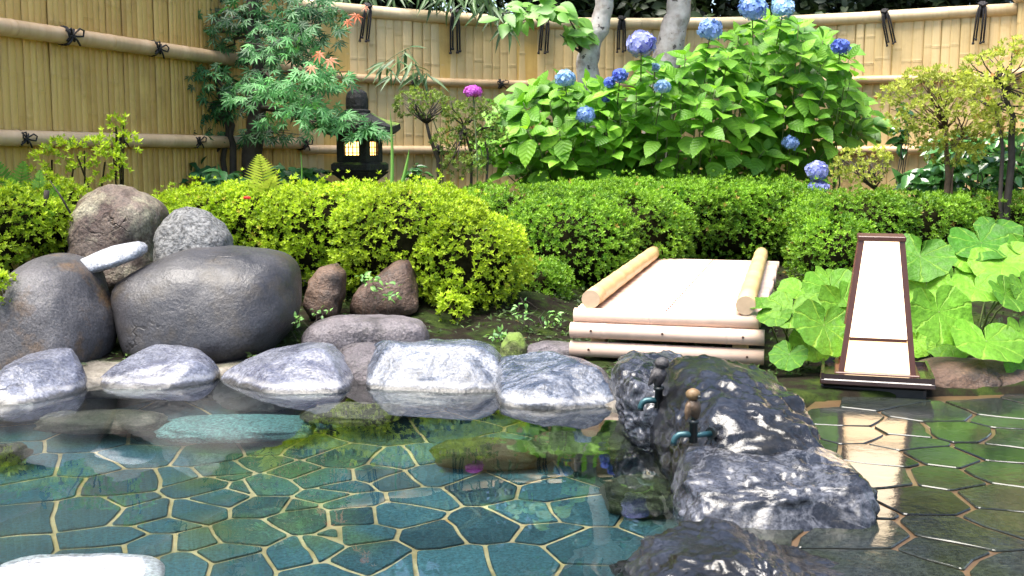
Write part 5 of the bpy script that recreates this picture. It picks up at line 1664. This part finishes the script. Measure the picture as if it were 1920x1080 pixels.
farfugium('large leopard plant with wide round leaves right of the lamp',
 [(1725, 480, 5.2, 130, -20, -.2, -.6, .8), (1760, 585, 4.85, 150, 20, .25, -.75, .6), (1840, 455, 5.35, 150, 10, .1, -.5, .85), (1815, 480, 5.3, 110, -10, -.1, -.5, .85), (1880, 490, 5.2, 130, 10, .1, -.5, .8), (1830, 540, 5.0, 120, 0, 0, -.5, .85), (1885, 550, 4.95, 110, 40, .2, -.5, .8), (1850, 640, 4.75, 150, 0, .1, -.35, .95), (1735, 540, 5.1, 110, -30, -.3, -.7, .7), (1915, 620, 4.85, 90, 20, .3, -.6, .7), (1920, 540, 5.0, 100, 30, .2, -.6, .7), (1790, 520, 5.2, 100, 0, 0, -.6, .8), (1905, 690, 4.7, 70, 10, .1, -.6, .8), (1780, 645, 4.95, 90, -10, 0, -.7, .7), (1700, 600, 5.1, 90, -20, -.2, -.7, .7), (1930, 470, 5.3, 110, 20, .1, -.5, .8), (1870, 430, 5.6, 90, 0, 0, -.4, .9), (1720, 640, 5.0, 70, 0, -.1, -.8, .6)], (1810, 690), 5.05, 2)

# ------------------------------------------------------------------ glossy dark shrub at the right, hanging leafy twig
def leaf_shrub(label, ells, mat, n, size, name='shrub', cat='shrub', stems=8):
    cs = np.array([e[0] for e in ells])
    b = Vector((cs[:, 0].mean(), cs[:, 1].mean(), 0)); b.z = gz(b.x, b.y)
    t = thing(name, label, cat, b)
    mb = MB()
    pos = []
    for c, r in ells:
        for k in range(stems):
            e = Vector(c) + Vector((random.uniform(-.7, .7) * r[0], random.uniform(-.5, .5) * r[1], random.uniform(-.2, .8) * r[2]))
            mb.tube(limb_path((b.x + random.uniform(-.1, .1), b.y, b.z - .02), e, .03, 5, k), list(np.linspace(.07 * size, .025 * size, 5)), 5)
        d = nrm(RNG.normal(size=(n, 3)))
        pos.append(np.array(c) + d * np.array(r) * RNG.random((n, 1)) ** .35)
    mb.build('stems', M['bark_dark'], t)
    pos = np.concatenate(pos); q = len(pos)
    v, f = ovate(.24, .22, .09)
    cloud('foliage', v, f, pos, frames(nrm(np.array([0, -.5, .8]) + RNG.normal(size=(q, 3)) * .45), nrm(RNG.normal(size=(q, 3)) + np.array([0, -.3, -.3]))), RNG.uniform(.7, 1.2, q) * size, RNG.random(q), M[mat], t)
    return t
leaf_shrub('glossy dark green broadleaf shrub behind the azalea trees at right', [E3(1850, 330, 8.3, 100, 60, .3), E3(1800, 290, 8.6, 60, 40, .25), E3(1920, 300, 8.3, 70, 70, .3), E3(1750, 350, 8.5, 60, 40, .2)], 'aucuba', 190, .13, 'glossy_shrub')
leaf_shrub('small dark leafy twig plant hanging against the fence left of the azalea trees', [E3(1695, 220, 9.4, 16, 34, .08), E3(1690, 262, 9.4, 14, 22, .06)], 'aucuba', 22, .11, 'leafy_twig', 'plant', 2)
leaf_shrub('dark low leafy seedlings at the foot of the fence beside the lantern', [E3(772, 325, 8.9, 14, 12, .06), E3(795, 330, 8.9, 10, 10, .05)], 'aucuba', 14, .10, 'seedling_plant', 'plant', 2)
leaf_shrub('dark shrub in the shade below the maple', [E3(330, 320, 8.3, 70, 36, .25), E3(400, 340, 8.2, 60, 22, .2), E3(560, 335, 8.3, 60, 22, .2)], 'maple', 110, .11, 'shade_shrub')
leaf_shrub('small ivy with pale round leaves creeping over the reddish stone', [E3(725, 545, 5.85, 34, 26, .04), E3(690, 525, 5.88, 18, 14, .04)], 'weed', 24, .035, 'ivy_plant', 'plant', 3)
leaf_shrub('thin weeds with tiny pale leaves under the right end of the lime hedge', [E3(975, 575, 5.75, 14, 26, .05), E3(985, 600, 5.7, 10, 40, .05)], 'weed', 12, .03, 'weed_plant', 'plant', 4)
leaf_shrub('tiny green weeds at the foot of the big dark boulder', [E3(560, 600, 5.35, 12, 12, .05), E3(600, 585, 5.6, 20, 8, .05)], 'weed', 12, .025, 'weed_plant', 'plant', 3)
leaf_shrub('low green weeds in the moss beside the platform corner', [E3(935, 630, 5.5, 22, 14, .06), E3(1040, 600, 5.9, 30, 22, .15)], 'weed', 26, .03, 'weed_plant', 'plant', 3)

# ------------------------------------------------------------------ ferns, iris blades, stick, twig, small red flowers
def fern(label, base, fronds, mat):
    b = Vector(base); b.z = gz(b.x, b.y)
    t = thing('fern', label, 'plant', b)
    for (tip, side, L) in fronds:
        a, e = Vector(base), Vector(tip)
        d = e - a
        mid = a.lerp(e, .5) + Vector((0, 0, d.length * .10))
        pts = [(a * (1 - s) ** 2 + mid * 2 * s * (1 - s) + e * s * s) for s in np.linspace(0, 1, 16)]
        V, F = tube(pts, list(np.linspace(.004, .001, 16)), 5)
        V = list(V); F = list(F)
        rn = [.3] * len(V)
        for i in range(2, 16):
            p = pts[i]; tg = (pts[i] - pts[i - 1]).normalized()
            wd = math.sin(math.pi * min(1, (16 - i) / 13.5 + .02)) * L if i > 3 else L * .5
            wd = L * ((16 - i) / 13.0) ** .8
            for s_ in (-1, 1):
                sv = (Vector(side).normalized() * s_ + tg * .45).normalized()
                q = p + sv * wd
                w = tg * (d.length * .034)
                o = len(V)
                V += [p - w * .6, p.lerp(q, .5) - w, q, p.lerp(q, .5) + w * .8, p + w * .6]
                F.append((o, o + 1, o + 2, o + 3, o + 4)); rn += [random.uniform(.2, 1)] * 5
        part('frond', V, F, M[mat], t, False, rn)
fern('yellow green fern frond standing above the lime hedge', P(498, 372, 6.75), [(P(486, 292, 6.6), (1, 0, 0), .14), (P(515, 330, 6.6), (1, 0, .2), .09)], 'fern')
fern('green fern with soft fronds at the left behind the boulders', P(70, 420, 6.0), [(P(20, 340, 5.9), (.8, 0, .6), .10), (P(75, 322, 6.0), (1, 0, 0), .10), (P(110, 350, 5.9), (.8, 0, -.5), .09), (P(0, 370, 5.8), (.6, 0, .8), .09), (P(100, 400, 5.7), (.6, 0, -.8), .08), (P(40, 400, 5.7), (.8, 0, .5), .08)], 'fern_green')
fern('soft light green fern at the left picture border above the azalea', P(30, 400, 6.25), [(P(-10, 300, 6.2), (.9, 0, .3), .12), (P(45, 305, 6.2), (1, 0, 0), .12), (P(80, 335, 6.1), (.9, 0, -.4), .10), (P(20, 335, 6.0), (1, 0, .2), .12)], 'fern_green')
def blades(label, specs, base):
    b = Vector(base); b.z = gz(b.x, b.y)
    t = thing('iris_plant', label, 'plant', b)
    for (x0, y0, x1, y1, w, Y) in specs:
        a, e = P(x0, y0, Y), P(x1, y1, Y)
        V, F = [], []
        for s in np.linspace(0, 1, 9):
            p = a.lerp(e, s) + Vector((.01 * math.sin(s * 3), -.03 * s * s, 0))
            ww = w * Y / FPX * (1 - s ** 3) + .0004
            V += [p + Vector((-ww, .004, 0)), p + Vector((0, -.004, 0)), p + Vector((ww, .004, 0)), p + Vector((0, .007, 0))]
        for i in range(8):
            for k in range(4):
                F.append((i * 4 + k, i * 4 + (k + 1) % 4, i * 4 + 4 + (k + 1) % 4, i * 4 + 4 + k))
        part('blade', V, F, M['iris'], t, True)
blades('two tall pale green iris blades rising from the lime hedge', [(733, 380, 732, 206, 3.2, 7.0), (742, 380, 768, 278, 4.0, 6.9)], P(735, 380, 7.0))
blades('single thin green stem above the hedge left of the lantern', [(561, 375, 565, 285, 1.6, 6.8)], P(561, 380, 6.8))
st = part('cut_stump', *tube([P(86, 400, 5.85), P(86, 375, 5.85), P(88, 357, 5.85)], [.016, .015, .014], 9), M['bark_dark'], None)
tag(st, 'short black cut stick above the left boulder', 'stump')
tw = part('dry_twig', *tube([P(132, 400, 5.75), P(115, 370, 5.75), P(93, 338, 5.75)], [.006, .005, .002], 6), M['bark_dark'], None)
tag(tw, 'bent dark dry twig leaning beside the brown boulder', 'twig')
for (x, y, s, lb) in ((463, 371, 7, 'red fallen bloom on the lime hedge below the fern frond'), (526, 377, 4, 'tiny dark red bloom on the lime hedge right of the larger one')):
    me = bloom_mesh('red', 5, .5)
    o = bpy.data.objects.new('red_flower', me); COL.objects.link(o)
    o.location = P(x, y, 6.52); o.scale = (s * 6.5 / FPX,) * 3
    tag(o, lb, 'flower')

def ground_cover():
    n = 34000
    x = RNG.uniform(-3.2, 3.6, n); y = RNG.uniform(4.7, 9.5, n)
    h, dp, dd = ground_h(x, y)
    patch = np.array([noise.noise((a * 1.8, b * 1.8, 4.2)) for a, b in zip(x, y)])
    k = (dp > .22) & (dd > .2) & (patch + RNG.normal(size=n) * .25 > .0)
    x, y, h = x[k], y[k], h[k]; m = len(x)
    pos = np.stack([x, y, h + .006 + RNG.random(m) * .02], -1)
    V_ = np.einsum('nij,kj->nki', frames(nrm(np.array([0, -.1, 1]) + RNG.normal(size=(m, 3)) * .45), RNG.normal(size=(m, 3))), RH[0]) * RNG.uniform(.018, .045, m)[:, None, None] + pos[:, None]
    F_ = (RH[1][None] + (np.arange(m) * 4)[:, None, None]).reshape(-1, 3)
    o = part('ground_cover', V_.reshape(-1, 3), F_, M['litter'], None, False, np.repeat(RNG.random(m), 4), 'stuff', loc=(0, 6, .1))
    tag(o, 'moss, fallen leaves and small weeds on the garden soil', 'ground cover')
M['litter'] = leaf_mat('litter', (0.015, 0.032, 0.006), (0.06, 0.11, 0.018), 0.2, 0.7, tip=(0.16, 0.085, 0.035))
ground_cover()
